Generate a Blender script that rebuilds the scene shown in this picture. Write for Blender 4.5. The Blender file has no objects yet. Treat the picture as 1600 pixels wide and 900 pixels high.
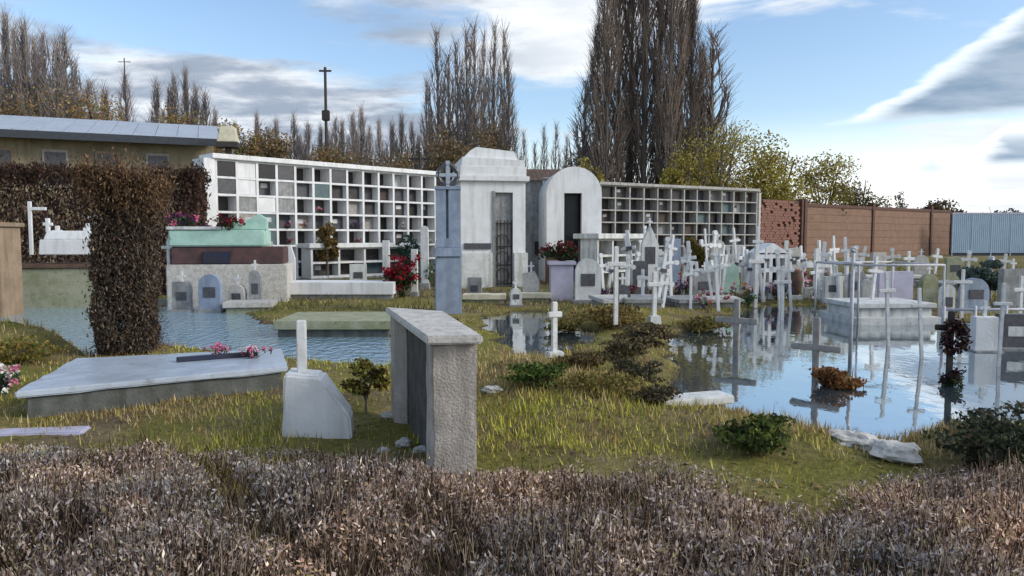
import bpy, bmesh, math, random
import numpy as np
from mathutils import Vector
random.seed(7); rng = np.random.default_rng(7)
sc = bpy.context.scene
COL = sc.collection
R = math.radians

# ------------------------------------------------------------------ camera
F = 1156.0; EYE = 1.6; HOR = 370.0            # all in the 1600x900 photograph
PITCH = math.atan((450 - HOR) / F)
cam_d = bpy.data.cameras.new('camera'); cam = bpy.data.objects.new('camera', cam_d); COL.objects.link(cam)
cam_d.sensor_width = 36.0; cam_d.lens = 36.0 * F / 1600.0
cam_d.clip_start = 0.05; cam_d.clip_end = 3000
cam.location = (0, 0, EYE); cam.rotation_euler = (math.pi / 2 - PITCH, 0, 0)
sc.camera = cam

# ------------------------------------------------------------------ sky and sun
SUN_AZ, SUN_EL = R(105), R(28)
w = bpy.data.worlds.new('World'); sc.world = w; w.use_nodes = True
nt = w.node_tree; nt.nodes.clear(); L = nt.links.new
def N(t, **k):
    n = nt.nodes.new(t)
    for a, b in k.items(): setattr(n, a, b)
    return n
def M(op, a, b=None, c=None, clamp=False):
    n = N('ShaderNodeMath', operation=op); n.use_clamp = clamp
    for i, v in enumerate((a, b, c)):
        if v is None: continue
        if isinstance(v, (int, float)): n.inputs[i].default_value = v
        else: L(v, n.inputs[i])
    return n.outputs[0]
def SS(x, lo, hi, t0=0.0, t1=1.0):
    n = N('ShaderNodeMapRange', interpolation_type='SMOOTHSTEP')
    L(x, n.inputs[0]); n.inputs[1].default_value = lo; n.inputs[2].default_value = hi
    n.inputs[3].default_value = t0; n.inputs[4].default_value = t1
    return n.outputs[0]
def MIXC(f, a, b):
    n = N('ShaderNodeMix', data_type='RGBA')
    L(f, n.inputs[0])
    for i, v in ((6, a), (7, b)):
        if isinstance(v, tuple): n.inputs[i].default_value = v + (1,)
        else: L(v, n.inputs[i])
    return n.outputs[2]
tc = N('ShaderNodeTexCoord'); sep = N('ShaderNodeSeparateXYZ'); L(tc.outputs['Generated'], sep.inputs[0])
X, Y, Z = sep.outputs
az = M('MULTIPLY', M('ARCTAN2', X, Y), 57.29578); el = M('MULTIPLY', M('ARCSINE', Z), 57.29578)
zz = M('ADD', M('ABSOLUTE', Z), 0.10)
cmb = N('ShaderNodeCombineXYZ'); L(M('DIVIDE', X, zz), cmb.inputs[0]); L(M('DIVIDE', Y, zz), cmb.inputs[1])
def NOISE(vec, scale, detail, rough=0.55, dist=0.0):
    n = N('ShaderNodeTexNoise'); n.inputs['Scale'].default_value = scale; n.inputs['Detail'].default_value = detail
    n.inputs['Roughness'].default_value = rough; n.inputs['Distortion'].default_value = dist
    L(vec, n.inputs['Vector']); return n.outputs[0]
mp = N('ShaderNodeMapping'); L(cmb.outputs[0], mp.inputs[0]); mp.inputs['Scale'].default_value = (0.85, 1.2, 1); mp.inputs['Location'].default_value = (3.3, 1.7, 0)
n1 = NOISE(mp.outputs[0], 0.9, 6, 0.55, 0.3)
n2 = NOISE(mp.outputs[0], 2.6, 5, 0.6)
aev = N('ShaderNodeCombineXYZ'); L(M('MULTIPLY', az, 0.06), aev.inputs[0]); L(M('MULTIPLY', el, 0.22), aev.inputs[1])
n3 = NOISE(aev.outputs[0], 1.6, 6, 0.6, 0.4)
n3c = M('SUBTRACT', n3, 0.5)
def blob(a0, e0, sa, se):
    d = M('ADD', M('POWER', M('DIVIDE', M('SUBTRACT', az, a0), sa), 2.0), M('POWER', M('DIVIDE', M('SUBTRACT', el, e0), se), 2.0))
    return M('EXPONENT', M('MULTIPLY', d, -1.0))
bias = M('MULTIPLY', blob(20, 11, 13, 6), -0.34)
bias = M('ADD', bias, M('MULTIPLY', blob(-22, 14.0, 9, 1.6), -0.30))
bias = M('ADD', bias, M('MULTIPLY', blob(-8, 12.5, 5, 2.2), -0.20))
bias = M('ADD', bias, M('MULTIPLY', blob(3, 8, 3, 2.6), -0.16))
bias = M('ADD', bias, M('MULTIPLY', blob(3, 14.5, 5, 3), 0.22))
bias = M('ADD', bias, M('MULTIPLY', blob(-22, 8.5, 18, 3.6), 0.20))
bias = M('ADD', bias, M('MULTIPLY', blob(12, 18.5, 26, 2.0), 0.22))
cov = SS(M('ADD', M('ADD', n1, M('MULTIPLY', n3c, 0.5)), bias), 0.42, 0.60)
# cloud brightness: silver-white where thin and towards the sun side, slate where thick
thick = SS(M('ADD', M('MULTIPLY', n2, 0.6), M('MULTIPLY', n3, 0.6)), 0.42, 0.70)
thick = M('MULTIPLY', thick, SS(az, 8, -10, 0.25, 1.0))
ccol = MIXC(thick, (0.70, 0.73, 0.76), (0.25, 0.30, 0.38))
# long lens cloud on the right and its smaller neighbours
warp = M('ADD', M('MULTIPLY', n3c, 2.4), M('MULTIPLY', M('SUBTRACT', n2, 0.5), 1.6))
def lens(a0, a1, base, slope, top_len):
    up = M('ADD', M('MULTIPLY', M('SUBTRACT', az, a0), slope), base)
    up = M('MINIMUM', up, M('ADD', M('MULTIPLY', M('SUBTRACT', a1, az), slope), base))
    up = M('MINIMUM', M('ADD', up, warp), base + top_len)
    inside = M('MULTIPLY', SS(M('SUBTRACT', up, el), -0.5, 1.3), SS(M('SUBTRACT', el, M('ADD', M('MULTIPLY', n3c, 0.7), base)), -0.5, 0.5))
    rim = M('MULTIPLY', SS(M('SUBTRACT', up, el), -0.7, -0.05), SS(M('SUBTRACT', el, base), -0.4, 0.3))
    return inside, rim
lm1, rim1 = lens(24.5, 64, 8.0, 0.56, 9.0)
lm2, rim2 = lens(31.5, 60, 4.7, 0.9, 2.0)
lm3, rim3 = lens(27.6, 31, 4.3, 0.7, 1.0)
sky = N('ShaderNodeTexSky', sky_type='NISHITA'); sky.sun_disc = False
sky.sun_elevation = SUN_EL; sky.sun_rotation = SUN_AZ
sky.air_density = 1.0; sky.dust_density = 1.0; sky.ozone_density = 2.0
skys = N('ShaderNodeVectorMath', operation='SCALE'); L(sky.outputs[0], skys.inputs[0]); skys.inputs['Scale'].default_value = 0.14
hz = M('MULTIPLY', SS(el, 9.5, 1.5), SS(az, -14, 16, 0.15, 1.0))
col = MIXC(M('MULTIPLY', hz, 0.9), skys.outputs[0], (0.93, 0.95, 0.95))
col = MIXC(cov, col, ccol)
col = MIXC(M('MULTIPLY', M('MAXIMUM', rim1, rim2), 0.6), col, (0.96, 0.97, 0.97))
lcol = MIXC(SS(n2, 0.35, 0.7), (0.27, 0.34, 0.43), (0.15, 0.23, 0.33))
col = MIXC(M('MULTIPLY', M('MAXIMUM', lm1, M('MAXIMUM', lm2, M('MULTIPLY', lm3, 0.5))), 0.95), col, lcol)
bg = N('ShaderNodeBackground'); L(col, bg.inputs[0]); bg.inputs[1].default_value = 1.0
wo = N('ShaderNodeOutputWorld'); L(bg.outputs[0], wo.inputs[0])

sl = bpy.data.lights.new('sun', 'SUN'); so = bpy.data.objects.new('sun', sl); COL.objects.link(so)
sl.energy = 1.4; sl.angle = R(16); sl.color = (1.0, 0.94, 0.84)
sdir = Vector((math.sin(SUN_AZ) * math.cos(SUN_EL), math.cos(SUN_AZ) * math.cos(SUN_EL), math.sin(SUN_EL)))
so.rotation_euler = sdir.to_track_quat('Z', 'Y').to_euler(); so.location = (20, 0, 20)
vs = sc.view_settings; vs.view_transform = 'Standard'; vs.look = 'None'; vs.gamma = 1; vs.exposure = 0.6; vs.use_curve_mapping = False
sc.cycles.use_denoising = True
sc.cycles.max_bounces = 4; sc.cycles.diffuse_bounces = 2; sc.cycles.glossy_bounces = 3; sc.cycles.caustics_reflective = False; sc.cycles.caustics_refractive = False

# ------------------------------------------------------------------ helpers
def lin(c): return tuple((v / 255 / 12.92 if v / 255 <= 0.04045 else ((v / 255 + 0.055) / 1.055) ** 2.4) for v in c)
def ray(px, py):
    x = (px - 800) / F; v = (450 - py) / F
    return Vector((x, math.cos(PITCH) + v * math.sin(PITCH), -math.sin(PITCH) + v * math.cos(PITCH)))
def G(px, py, z=0.0):
    d = ray(px, py); t = (z - EYE) / d.z
    return Vector((d.x * t, d.y * t, z))
def AT(px, py, y):
    d = ray(px, py); t = y / d.y
    return Vector((d.x * t, y, EYE + d.z * t))
def PPM(y): return F / (y * math.cos(PITCH))

def vnoise(x, y, seed=0):
    x = np.asarray(x, float); y = np.asarray(y, float)
    xi = np.floor(x).astype(np.int64); yi = np.floor(y).astype(np.int64); xf = x - xi; yf = y - yi
    def h(a, b):
        n = (a * 374761393 + b * 668265263 + seed * 1442695041) & 0x7fffffff
        n = ((n ^ (n >> 13)) * 1274126177) & 0x7fffffff
        return ((n ^ (n >> 16)) & 0xffff) / 65535.0
    u = xf * xf * (3 - 2 * xf); v = yf * yf * (3 - 2 * yf)
    return (h(xi, yi) * (1 - u) + h(xi + 1, yi) * u) * (1 - v) + (h(xi, yi + 1) * (1 - u) + h(xi + 1, yi + 1) * u) * v
def fbm(x, y, seed=0, o=4):
    s = 0; a = 0.5; f = 1
    for i in range(o): s = s + a * vnoise(x * f, y * f, seed + i); a *= .5; f *= 2.03
    return s / (1 - .5 ** o)

def weather(o, amp=.006, cuts=9):
    bm = bmesh.new(); bm.from_mesh(o.data)
    bmesh.ops.subdivide_edges(bm, edges=[e for e in bm.edges if e.calc_length() > .12], cuts=cuts, use_grid_fill=True)
    bm.normal_update()
    for v in bm.verts:
        n = float(fbm(v.co.x * 9 + v.co.z * 5, v.co.y * 9 - v.co.z * 7, 77)[()]) - .5
        sh = max([e.calc_face_angle(0) for e in v.link_edges] or [0])
        k_ = 1 + (2.2 if sh > .3 else 0)
        v.co -= v.normal * amp * k_ * max(-.3, n * 1.6)
    bm.to_mesh(o.data); bm.free()

# -------- materials
MATS = {}
def mat(name, c, c2=None, rough=0.8, scale=6.0, bump=0.15, bscale=40.0, streak=None, spec=0.4, metallic=0.0, attr=False, stain=None):
    m = bpy.data.materials.new(name); m.use_nodes = True; t = m.node_tree; nd = t.nodes; ln = t.links.new
    b = nd['Principled BSDF']; b.inputs['Roughness'].default_value = rough; b.inputs['Metallic'].default_value = metallic
    b.inputs['Specular IOR Level'].default_value = spec
    if attr:
        a = nd.new('ShaderNodeVertexColor'); a.layer_name = 'Col'; ln(a.outputs[0], b.inputs['Base Color'])
        if attr == 'leaf':
            tr = nd.new('ShaderNodeBsdfTranslucent'); ln(a.outputs[0], tr.inputs[0])
            mx = nd.new('ShaderNodeMixShader'); mx.inputs[0].default_value = 0.25
            ln(b.outputs[0], mx.inputs[1]); ln(tr.outputs[0], mx.inputs[2]); ln(mx.outputs[0], nd['Material Output'].inputs[0])
        MATS[name] = m; return m
    tcx = nd.new('ShaderNodeTexCoord'); obi = nd.new('ShaderNodeObjectInfo')
    vm = nd.new('ShaderNodeVectorMath'); vm.operation = 'MULTIPLY_ADD'
    ln(obi.outputs['Random'], vm.inputs[0]); vm.inputs[1].default_value = (37, 53, 71); ln(tcx.outputs['Object'], vm.inputs[2])
    n = nd.new('ShaderNodeTexNoise'); n.inputs['Scale'].default_value = scale; n.inputs['Detail'].default_value = 8; n.inputs['Roughness'].default_value = .65
    ln(vm.outputs[0], n.inputs['Vector'])
    r = nd.new('ShaderNodeMapRange'); r.interpolation_type = 'SMOOTHSTEP'; r.inputs[1].default_value = .35; r.inputs[2].default_value = .68; ln(n.outputs[0], r.inputs[0])
    mx = nd.new('ShaderNodeMix'); mx.data_type = 'RGBA'
    c2 = c2 or tuple(v * .72 for v in c)
    mx.inputs[6].default_value = c + (1,); mx.inputs[7].default_value = c2 + (1,); ln(r.outputs[0], mx.inputs[0])
    out = mx.outputs[2]
    if streak:
        mpn = nd.new('ShaderNodeMapping'); mpn.inputs['Scale'].default_value = (5, 5, .45); ln(vm.outputs[0], mpn.inputs[0])
        ns = nd.new('ShaderNodeTexNoise'); ns.inputs['Scale'].default_value = 1.6; ns.inputs['Detail'].default_value = 6; ln(mpn.outputs[0], ns.inputs['Vector'])
        rs = nd.new('ShaderNodeMapRange'); rs.inputs[1].default_value = .5; rs.inputs[2].default_value = .72; rs.inputs[4].default_value = .75; ln(ns.outputs[0], rs.inputs[0])
        m2 = nd.new('ShaderNodeMix'); m2.data_type = 'RGBA'; ln(rs.outputs[0], m2.inputs[0]); ln(out, m2.inputs[6]); m2.inputs[7].default_value = streak + (1,)
        out = m2.outputs[2]
    if stain:
        ns = nd.new('ShaderNodeTexNoise'); ns.inputs['Scale'].default_value = scale * 2.7; ns.inputs['Detail'].default_value = 9; ns.inputs['Roughness'].default_value = .75; ln(vm.outputs[0], ns.inputs['Vector'])
        rs = nd.new('ShaderNodeMapRange'); rs.inputs[1].default_value = .56; rs.inputs[2].default_value = .66; rs.inputs[4].default_value = .85; ln(ns.outputs[0], rs.inputs[0])
        m2 = nd.new('ShaderNodeMix'); m2.data_type = 'RGBA'; ln(rs.outputs[0], m2.inputs[0]); ln(out, m2.inputs[6]); m2.inputs[7].default_value = stain + (1,)
        out = m2.outputs[2]
    ln(out, b.inputs['Base Color'])
    if bump:
        nb = nd.new('ShaderNodeTexNoise'); nb.inputs['Scale'].default_value = bscale; nb.inputs['Detail'].default_value = 6; ln(tcx.outputs['Object'], nb.inputs['Vector'])
        bp = nd.new('ShaderNodeBump'); bp.inputs['Strength'].default_value = bump; bp.inputs['Distance'].default_value = .02
        ln(nb.outputs[0], bp.inputs['Height']); ln(bp.outputs[0], b.inputs['Normal'])
    MATS[name] = m; return m
mat('leaf', (1, 1, 1), rough=.7, spec=.2, attr='leaf')
mat('twig', (1, 1, 1), rough=.9, spec=.1, attr=True)
mat('white', (.80, .81, .82), (.70, .71, .71), .75, 2.5, .2, 30, streak=(.55, .55, .53))
mat('white2', (.70, .71, .70), (.56, .57, .56), .8, 4, .25, 30, streak=(.30, .31, .27), stain=(.34, .35, .30))
mat('paint', (.76, .77, .77), (.60, .60, .58), .65, 9, .15, 60, stain=(.34, .28, .21))
mat('grey', (.36, .365, .37), (.22, .225, .22), .85, 5, .4, 35, streak=(.15, .15, .14), stain=(.16, .16, .13))
mat('bluegrey', (.30, .36, .46), (.22, .27, .36), .65, 5, .2, 35, streak=(.17, .2, .26))
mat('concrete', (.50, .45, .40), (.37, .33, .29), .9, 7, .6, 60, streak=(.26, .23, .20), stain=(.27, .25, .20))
mat('concrete_shaded', (.10, .095, .088), (.055, .052, .048), .95, 6, .6, 40)  # shade of the tomb's left side put into a darker concrete colour
mat('mossy', (.36, .36, .27), (.25, .27, .15), .95, 5, .5, 40, stain=(.13, .16, .07))
mat('cream', (.66, .62, .48), (.5, .46, .34), .8, 4, .2)
mat('mint', (.44, .66, .57), (.34, .52, .45), .7, 4, .2, stain=(.52, .58, .54))
mat('maroon', (.12, .06, .06), (.06, .04, .04), .7, 5, .2)
mat('brownstone', (.16, .10, .07), (.09, .06, .045), .85, 5, .3)
mat('tan', (.34, .25, .17), (.24, .18, .12), .85, 3, .3, streak=(.16, .12, .08))
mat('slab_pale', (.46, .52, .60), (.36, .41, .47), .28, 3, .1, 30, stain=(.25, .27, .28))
mat('lavender', (.50, .48, .62), (.40, .40, .48), .4, 4, .1)
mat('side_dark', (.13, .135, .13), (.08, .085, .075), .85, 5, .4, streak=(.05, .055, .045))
mat('iron', (.03, .03, .035), (.06, .045, .035), .6, 10, .1)
mat('navy', (.02, .025, .06), (.03, .03, .04), .4, 6, .1)
mat('black', (.012, .012, .014), (.02, .02, .02), .35, 6, 0)
mat('granite', (.10, .10, .11), (.055, .055, .065), .35, 14, .05)
mat('wood_dark', (.09, .065, .05), (.05, .035, .03), .7, 6, .3)
mat('wood_grey', (.40, .38, .36), (.28, .26, .24), .85, 8, .4)
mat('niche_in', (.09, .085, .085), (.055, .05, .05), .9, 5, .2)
mat('teal', (.10, .16, .17), (.07, .11, .12), .5, 6, .1)
mat('brick', (.27, .135, .10), (.17, .085, .07), .9, 9, .5, 30, stain=(.33, .22, .17))
mat('plank', (.25, .155, .11), (.20, .12, .085), .85, 2.0, .3, 30, streak=(.20, .12, .08))
mat('pillar', (.13, .065, .05), (.09, .05, .04), .85, 5, .3)
mat('sheet', (.38, .50, .62), (.34, .45, .56), .5, 1.5, .05, 20)
mat('roof_metal', (.44, .48, .54), (.38, .42, .48), .45, 1.2, .08, 12, streak=(.30, .31, .34))
mat('yellow_wall', (.30, .26, .17), (.20, .17, .12), .85, 1.2, .2, 20, streak=(.16, .13, .09))
mat('fascia', (.05, .06, .075), (.04, .045, .055), .6, 5, 0)
mat('rooftile', (.21, .15, .13), (.13, .10, .09), .9, 5, .5)
mat('stone', (.60, .58, .54), (.42, .40, .37), .9, 10, .5, 30, stain=(.25, .24, .2))
mat('pipe_white', (.55, .56, .60), (.42, .42, .45), .5, 12, .1, 40, stain=(.35, .25, .18))
mat('bark', (.17, .15, .13), (.10, .09, .08), .95, 12, .6, 25)
mat('bark_pale', (.26, .24, .21), (.15, .14, .12), .95, 10, .5, 25)

mat('dull_frame', (.46, .45, .44), (.33, .32, .31), .85, 4, .2, 30, streak=(.2, .2, .19))
# -------- mesh building
def link(name, me, m, parent=None):
    o = bpy.data.objects.new(name, me); COL.objects.link(o)
    if m: me.materials.append(MATS[m] if isinstance(m, str) else m)
    if parent: o.parent = parent
    return o
def tag(o, label=None, cat=None, group=None, kind=None):
    if label: o['label'] = label
    if cat: o['category'] = cat
    if group: o['group'] = group
    if kind: o['kind'] = kind
    return o
def thing(name, label, cat, loc, rz=0.0, group=None):
    o = bpy.data.objects.new(name, None); COL.objects.link(o); o.empty_display_size = .2
    o.location = loc; o.rotation_euler = (0, 0, rz)
    return tag(o, label, cat, group, 'thing')
def copy_tree(o, parent=None):
    c = o.copy(); COL.objects.link(c)
    if parent: c.parent = parent
    for ch in list(o.children): copy_tree(ch, c)
    return c
class MB:
    def __init__(s): s.v = []; s.f = []
    def add(s, vs, fs):
        n = len(s.v); s.v += [tuple(v) for v in vs]; s.f += [tuple(i + n for i in f) for f in fs]; return s
    def box(s, x0, x1, y0, y1, z0, z1, rz=0, c=(0, 0), taper=0.0):
        vs = []
        for z in (z0, z1):
            k = taper if z == z1 else 0
            for (x, y) in ((x0 + k, y0 + k), (x1 - k, y0 + k), (x1 - k, y1 - k), (x0 + k, y1 - k)):
                if rz:
                    dx, dy = x - c[0], y - c[1]
                    x, y = c[0] + dx * math.cos(rz) - dy * math.sin(rz), c[1] + dx * math.sin(rz) + dy * math.cos(rz)
                vs.append((x, y, z))
        return s.add(vs, [(3, 2, 1, 0), (4, 5, 6, 7), (0, 1, 5, 4), (1, 2, 6, 5), (2, 3, 7, 6), (3, 0, 4, 7)])
    def prism(s, pts, y0, y1):                       # pts in xz, counter-clockwise seen from -y
        n = len(pts)
        vs = [(p[0], y0, p[1]) for p in pts] + [(p[0], y1, p[1]) for p in pts]
        fs = [tuple(range(n)), tuple(range(2 * n - 1, n - 1, -1))] + [(i, i + n, (i + 1) % n + n, (i + 1) % n) for i in range(n)]
        return s.add(vs, fs)
    def tube(s, p0, p1, r0, r1=None, n=8):
        r1 = r0 if r1 is None else r1
        p0 = Vector(p0); p1 = Vector(p1); d = (p1 - p0).normalized()
        a = d.orthogonal().normalized(); b = d.cross(a)
        vs = []
        for p, r in ((p0, r0), (p1, r1)):
            for i in range(n):
                t = 2 * math.pi * i / n; vs.append(p + a * math.cos(t) * r + b * math.sin(t) * r)
        return s.add(vs, [tuple(range(n - 1, -1, -1)), tuple(range(n, 2 * n))] + [(i, (i + 1) % n, (i + 1) % n + n, i + n) for i in range(n)])
    def lathe(s, prof, n=14, c=(0, 0)):
        vs = [(c[0] + r * math.cos(2 * math.pi * i / n), c[1] + r * math.sin(2 * math.pi * i / n), z) for r, z in prof for i in range(n)]
        fs = [(k * n + i, k * n + (i + 1) % n, (k + 1) * n + (i + 1) % n, (k + 1) * n + i) for k in range(len(prof) - 1) for i in range(n)]
        fs += [tuple(range(n - 1, -1, -1)), tuple(range((len(prof) - 1) * n, len(prof) * n))]
        return s.add(vs, fs)
    def rock(s, c, r, seed=0, flat=.6):
        bm = bmesh.new(); bmesh.ops.create_icosphere(bm, subdivisions=3, radius=1.0); rr = random.Random(seed)
        ax = (r * rr.uniform(.8, 1.3), r * rr.uniform(.7, 1.1), r * flat)
        ph = [rr.uniform(0, 6) for _ in range(4)]
        vs = []
        for v in bm.verts:
            k = 1 + .18 * math.sin(4 * v.co.x + ph[0]) * math.cos(3 * v.co.y + ph[1]) + .12 * math.sin(7 * v.co.z + ph[2] + 3 * v.co.x) + .07 * math.sin(11 * v.co.x + 9 * v.co.y + ph[3]) + .05 * math.sin(17 * v.co.z + 8 * v.co.x) + rr.uniform(-.02, .02)
            vs.append((c[0] + v.co.x * ax[0] * k, c[1] + v.co.y * ax[1] * k, c[2] + v.co.z * ax[2] * k))
        fs = [tuple(v.index for v in f.verts) for f in bm.faces]; bm.free()
        return s.add(vs, fs)
    def build(s, name, m, parent=None, bevel=0.0, smooth=False, rough=0.0):
        me = bpy.data.meshes.new(name); me.from_pydata(s.v, [], s.f); me.update()
        if bevel:
            bm = bmesh.new(); bm.from_mesh(me)
            bmesh.ops.bevel(bm, geom=list(bm.edges), offset=bevel, segments=2, affect='EDGES', clamp_overlap=True)
            bm.to_mesh(me); bm.free()
        if rough:
            for v in me.vertices:
                v.co += Vector((random.uniform(-1, 1), random.uniform(-1, 1), random.uniform(-1, 1))) * rough
        if smooth: me.polygons.foreach_set('use_smooth', [True] * len(me.polygons))
        return link(name, me, m, parent)
def np_mesh(name, V, Fc, m, parent=None, C=None):
    me = bpy.data.meshes.new(name); k = Fc.shape[1]
    me.vertices.add(len(V)); me.vertices.foreach_set('co', np.ascontiguousarray(V, np.float32).ravel())
    me.loops.add(Fc.size); me.loops.foreach_set('vertex_index', np.ascontiguousarray(Fc, np.int32).ravel())
    me.polygons.add(len(Fc)); me.polygons.foreach_set('loop_start', np.arange(0, Fc.size, k, dtype=np.int32))
    me.update(calc_edges=True)
    if C is not None:
        a = me.color_attributes.new('Col', 'FLOAT_COLOR', 'POINT')
        c4 = np.ones((len(V), 4), np.float32); c4[:, :3] = C; a.data.foreach_set('color', c4.ravel())
    return link(name, me, m, parent)
def unit(a): return a / np.maximum(np.linalg.norm(a, axis=1, keepdims=True), 1e-9)
def sticks(P0, P1, R0, R1):
    d = unit(P1 - P0); ref = np.where(np.abs(d[:, 2:3]) > .9, [[1., 0, 0]], [[0, 0, 1.]])
    a = unit(np.cross(d, ref)); b = np.cross(d, a); n = len(P0); vs = []
    for P, Rr in ((P0, R0), (P1, R1)):
        for i in range(3):
            t = 2 * math.pi * i / 3; vs.append(P + (a * math.cos(t) + b * math.sin(t)) * np.reshape(Rr, (-1, 1)))
    V = np.stack(vs, 1).reshape(-1, 3); base = (np.arange(n) * 6)[:, None]
    Fc = np.concatenate([base + np.array([[i, (i + 1) % 3, (i + 1) % 3 + 3, i + 3]]) for i in range(3)], 0)
    return V, Fc
def leaves(P, lx, ly, nrm=None, up=None):                 # diamond quads
    n = len(P); nn = unit(rng.normal(size=(n, 3))) if nrm is None else nrm
    a = unit(np.cross(nn, rng.normal(size=(n, 3)))) if up is None else unit(up - nn * np.sum(up * nn, 1, keepdims=True))
    b = np.cross(nn, a); lx = np.reshape(lx, (-1, 1)); ly = np.reshape(ly, (-1, 1))
    V = np.stack([P - a * lx, P + b * ly - a * lx * .1, P + a * lx, P - b * ly - a * lx * .1], 1).reshape(-1, 3)
    return V, (np.arange(n) * 4)[:, None] + np.array([[0, 1, 2, 3]])
def pick(cols, n, wts=None, jit=.18):
    cols = np.array([lin(c) for c in cols]); i = rng.choice(len(cols), n, p=None if wts is None else np.array(wts) / sum(wts))
    return cols[i] * (1 + rng.normal(0, jit, (n, 1))).clip(.4, 1.7)

# ------------------------------------------------------------------ terrain
def poly(pts): return np.array([[G(*p).x, G(*p).y] for p in pts])
WATER = [poly([(1052, 636), (1040, 600), (1050, 560), (1040, 530), (1075, 508), (1130, 494), (1190, 476), (1290, 480), (1330, 498), (1400, 508), (1500, 500), (1600, 520), (1800, 512), (2100, 520), (2100, 640), (1800, 640), (1640, 650), (1540, 668), (1490, 692), (1420, 708), (1330, 692), (1235, 676), (1150, 645)]),
         poly([(752, 500), (790, 546), (850, 566), (905, 548), (935, 520), (900, 500), (850, 486), (800, 486)]),
         poly([(-60, 472), (40, 470), (150, 466), (270, 468), (330, 450), (375, 462), (400, 496), (450, 515), (610, 518), (650, 560), (600, 572), (510, 566), (440, 556), (300, 548), (250, 546), (150, 566), (90, 560), (60, 520), (-20, 500)])]
def sdf(P, Q):
    d = np.full(len(P), 1e9); ins = np.zeros(len(P), bool); m = len(Q)
    for i in range(m):
        a, b = Q[i], Q[(i + 1) % m]; e = b - a; wv = P - a
        t = np.clip((wv @ e) / max(e @ e, 1e-9), 0, 1); dd = wv - t[:, None] * e
        d = np.minimum(d, np.hypot(dd[:, 0], dd[:, 1]))
        c = ((a[1] <= P[:, 1]) & (b[1] > P[:, 1])) | ((b[1] <= P[:, 1]) & (a[1] > P[:, 1]))
        xx = a[0] + (P[:, 1] - a[1]) / (b[1] - a[1] if abs(b[1] - a[1]) > 1e-9 else 1e-9) * e[0]
        ins ^= c & (P[:, 0] < xx)
    return np.where(ins, -d, d)
MOUNDS = [(G(1312, 598), .36, .33), (G(1525, 715), .6, .2), (G(960, 500), 1.2, .22), (G(20, 555), .9, .35), (G(830, 602), .7, .16), (G(1115, 512), .8, .14), (G(930, 640), 1.0, .1), (G(1190, 700), .55, .13), (G(575, 640), .45, .1), (G(205, 556), .6, .13), (G(1450, 560), .35, .05), (G(960, 575), 1.0, .12)]
def TH(x, y):
    x = np.atleast_1d(np.asarray(x, float)); y = np.atleast_1d(np.asarray(y, float)); P = np.stack([x, y], 1)
    s = np.minimum(np.minimum(sdf(P, WATER[0]), sdf(P, WATER[1])), sdf(P, WATER[2])) + (fbm(x * 1.7, y * 1.7, 3) - .5) * .5 * np.clip(y / 9, .5, 2.5)
    s = s + (fbm(x * 7, y * 7, 9) - .5) * .12
    h = np.where(s > 0, .015 + .085 * (1 - np.exp(-s / .6)), np.maximum(-.2, s * .35))
    h = h + np.where(s > 0, np.minimum(s, .5) * 2 * ((fbm(x * .8, y * .8, 5) - .5) * .11 + (fbm(x * 5, y * 5, 6) - .5) * .05), 0)
    for c, r, a in MOUNDS:
        q = ((x - c.x) ** 2 + (y - c.y) ** 2) / (r * r)
        h = h + a * np.exp(-q * 1.3) * (.75 + .5 * fbm(x * 6, y * 6, 12))
    return h
def th(x, y): return float(TH(x, y)[0])
def gp(px, py):
    p = G(px, py, .05)
    for _ in range(3): p = G(px, py, max(0.0, th(p.x, p.y)))
    return p
xs = np.unique(np.concatenate([np.arange(-9, 9.01, .1), np.arange(-26, 26, .35), np.arange(-90, 90, 4), np.arange(-1500, 1501, 100)]).round(3))
ys = np.unique(np.concatenate([np.arange(1.5, 14, .1), np.arange(14, 30, .25), np.arange(30, 70, 1.5), np.arange(-30, 1.5, 1.5), np.arange(70, 200, 10), np.arange(200, 2000, 100)]).round(3))
gx, gy = np.meshgrid(xs, ys); gz = TH(gx.ravel(), gy.ravel())
nx, ny = len(xs), len(ys); ii = (np.arange(ny - 1)[:, None] * nx + np.arange(nx - 1)[None]).ravel()
GV = np.stack([gx.ravel(), gy.ravel(), gz], 1)
dirt, moss, straw = (np.array(lin(c)) for c in ((112, 98, 78), (122, 118, 62), (154, 138, 100)))
m1 = fbm(GV[:, 0] * .9, GV[:, 1] * .9, 21).reshape(-1, 1); m2 = fbm(GV[:, 0] * 3, GV[:, 1] * 3, 22).reshape(-1, 1)
gc = dirt * (1 - np.clip((m1 - .38) * 5, 0, 1)) + moss * np.clip((m1 - .38) * 5, 0, 1)
gc = gc * (1 - .5 * np.clip((m2 - .5) * 5, 0, 1)) + straw * .5 * np.clip((m2 - .5) * 5, 0, 1)
gc = np.where((GV[:, 2:3] < .02), np.array(lin((70, 66, 54))), gc)
gm = mat('soil', (1, 1, 1), attr=True, rough=.95, spec=.1)
t = gm.node_tree; vc = [n for n in t.nodes if n.type == 'VERTEX_COLOR'][0]; bs = t.nodes['Principled BSDF']
tcg = t.nodes.new('ShaderNodeTexCoord'); nn = t.nodes.new('ShaderNodeTexNoise'); nn.inputs['Scale'].default_value = 22; nn.inputs['Detail'].default_value = 8; nn.inputs['Roughness'].default_value = .7
t.links.new(tcg.outputs['Object'], nn.inputs['Vector'])
mr = t.nodes.new('ShaderNodeMapRange'); mr.inputs[1].default_value = .3; mr.inputs[2].default_value = .7; mr.inputs[3].default_value = .45; mr.inputs[4].default_value = 1.35; t.links.new(nn.outputs[0], mr.inputs[0])
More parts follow.
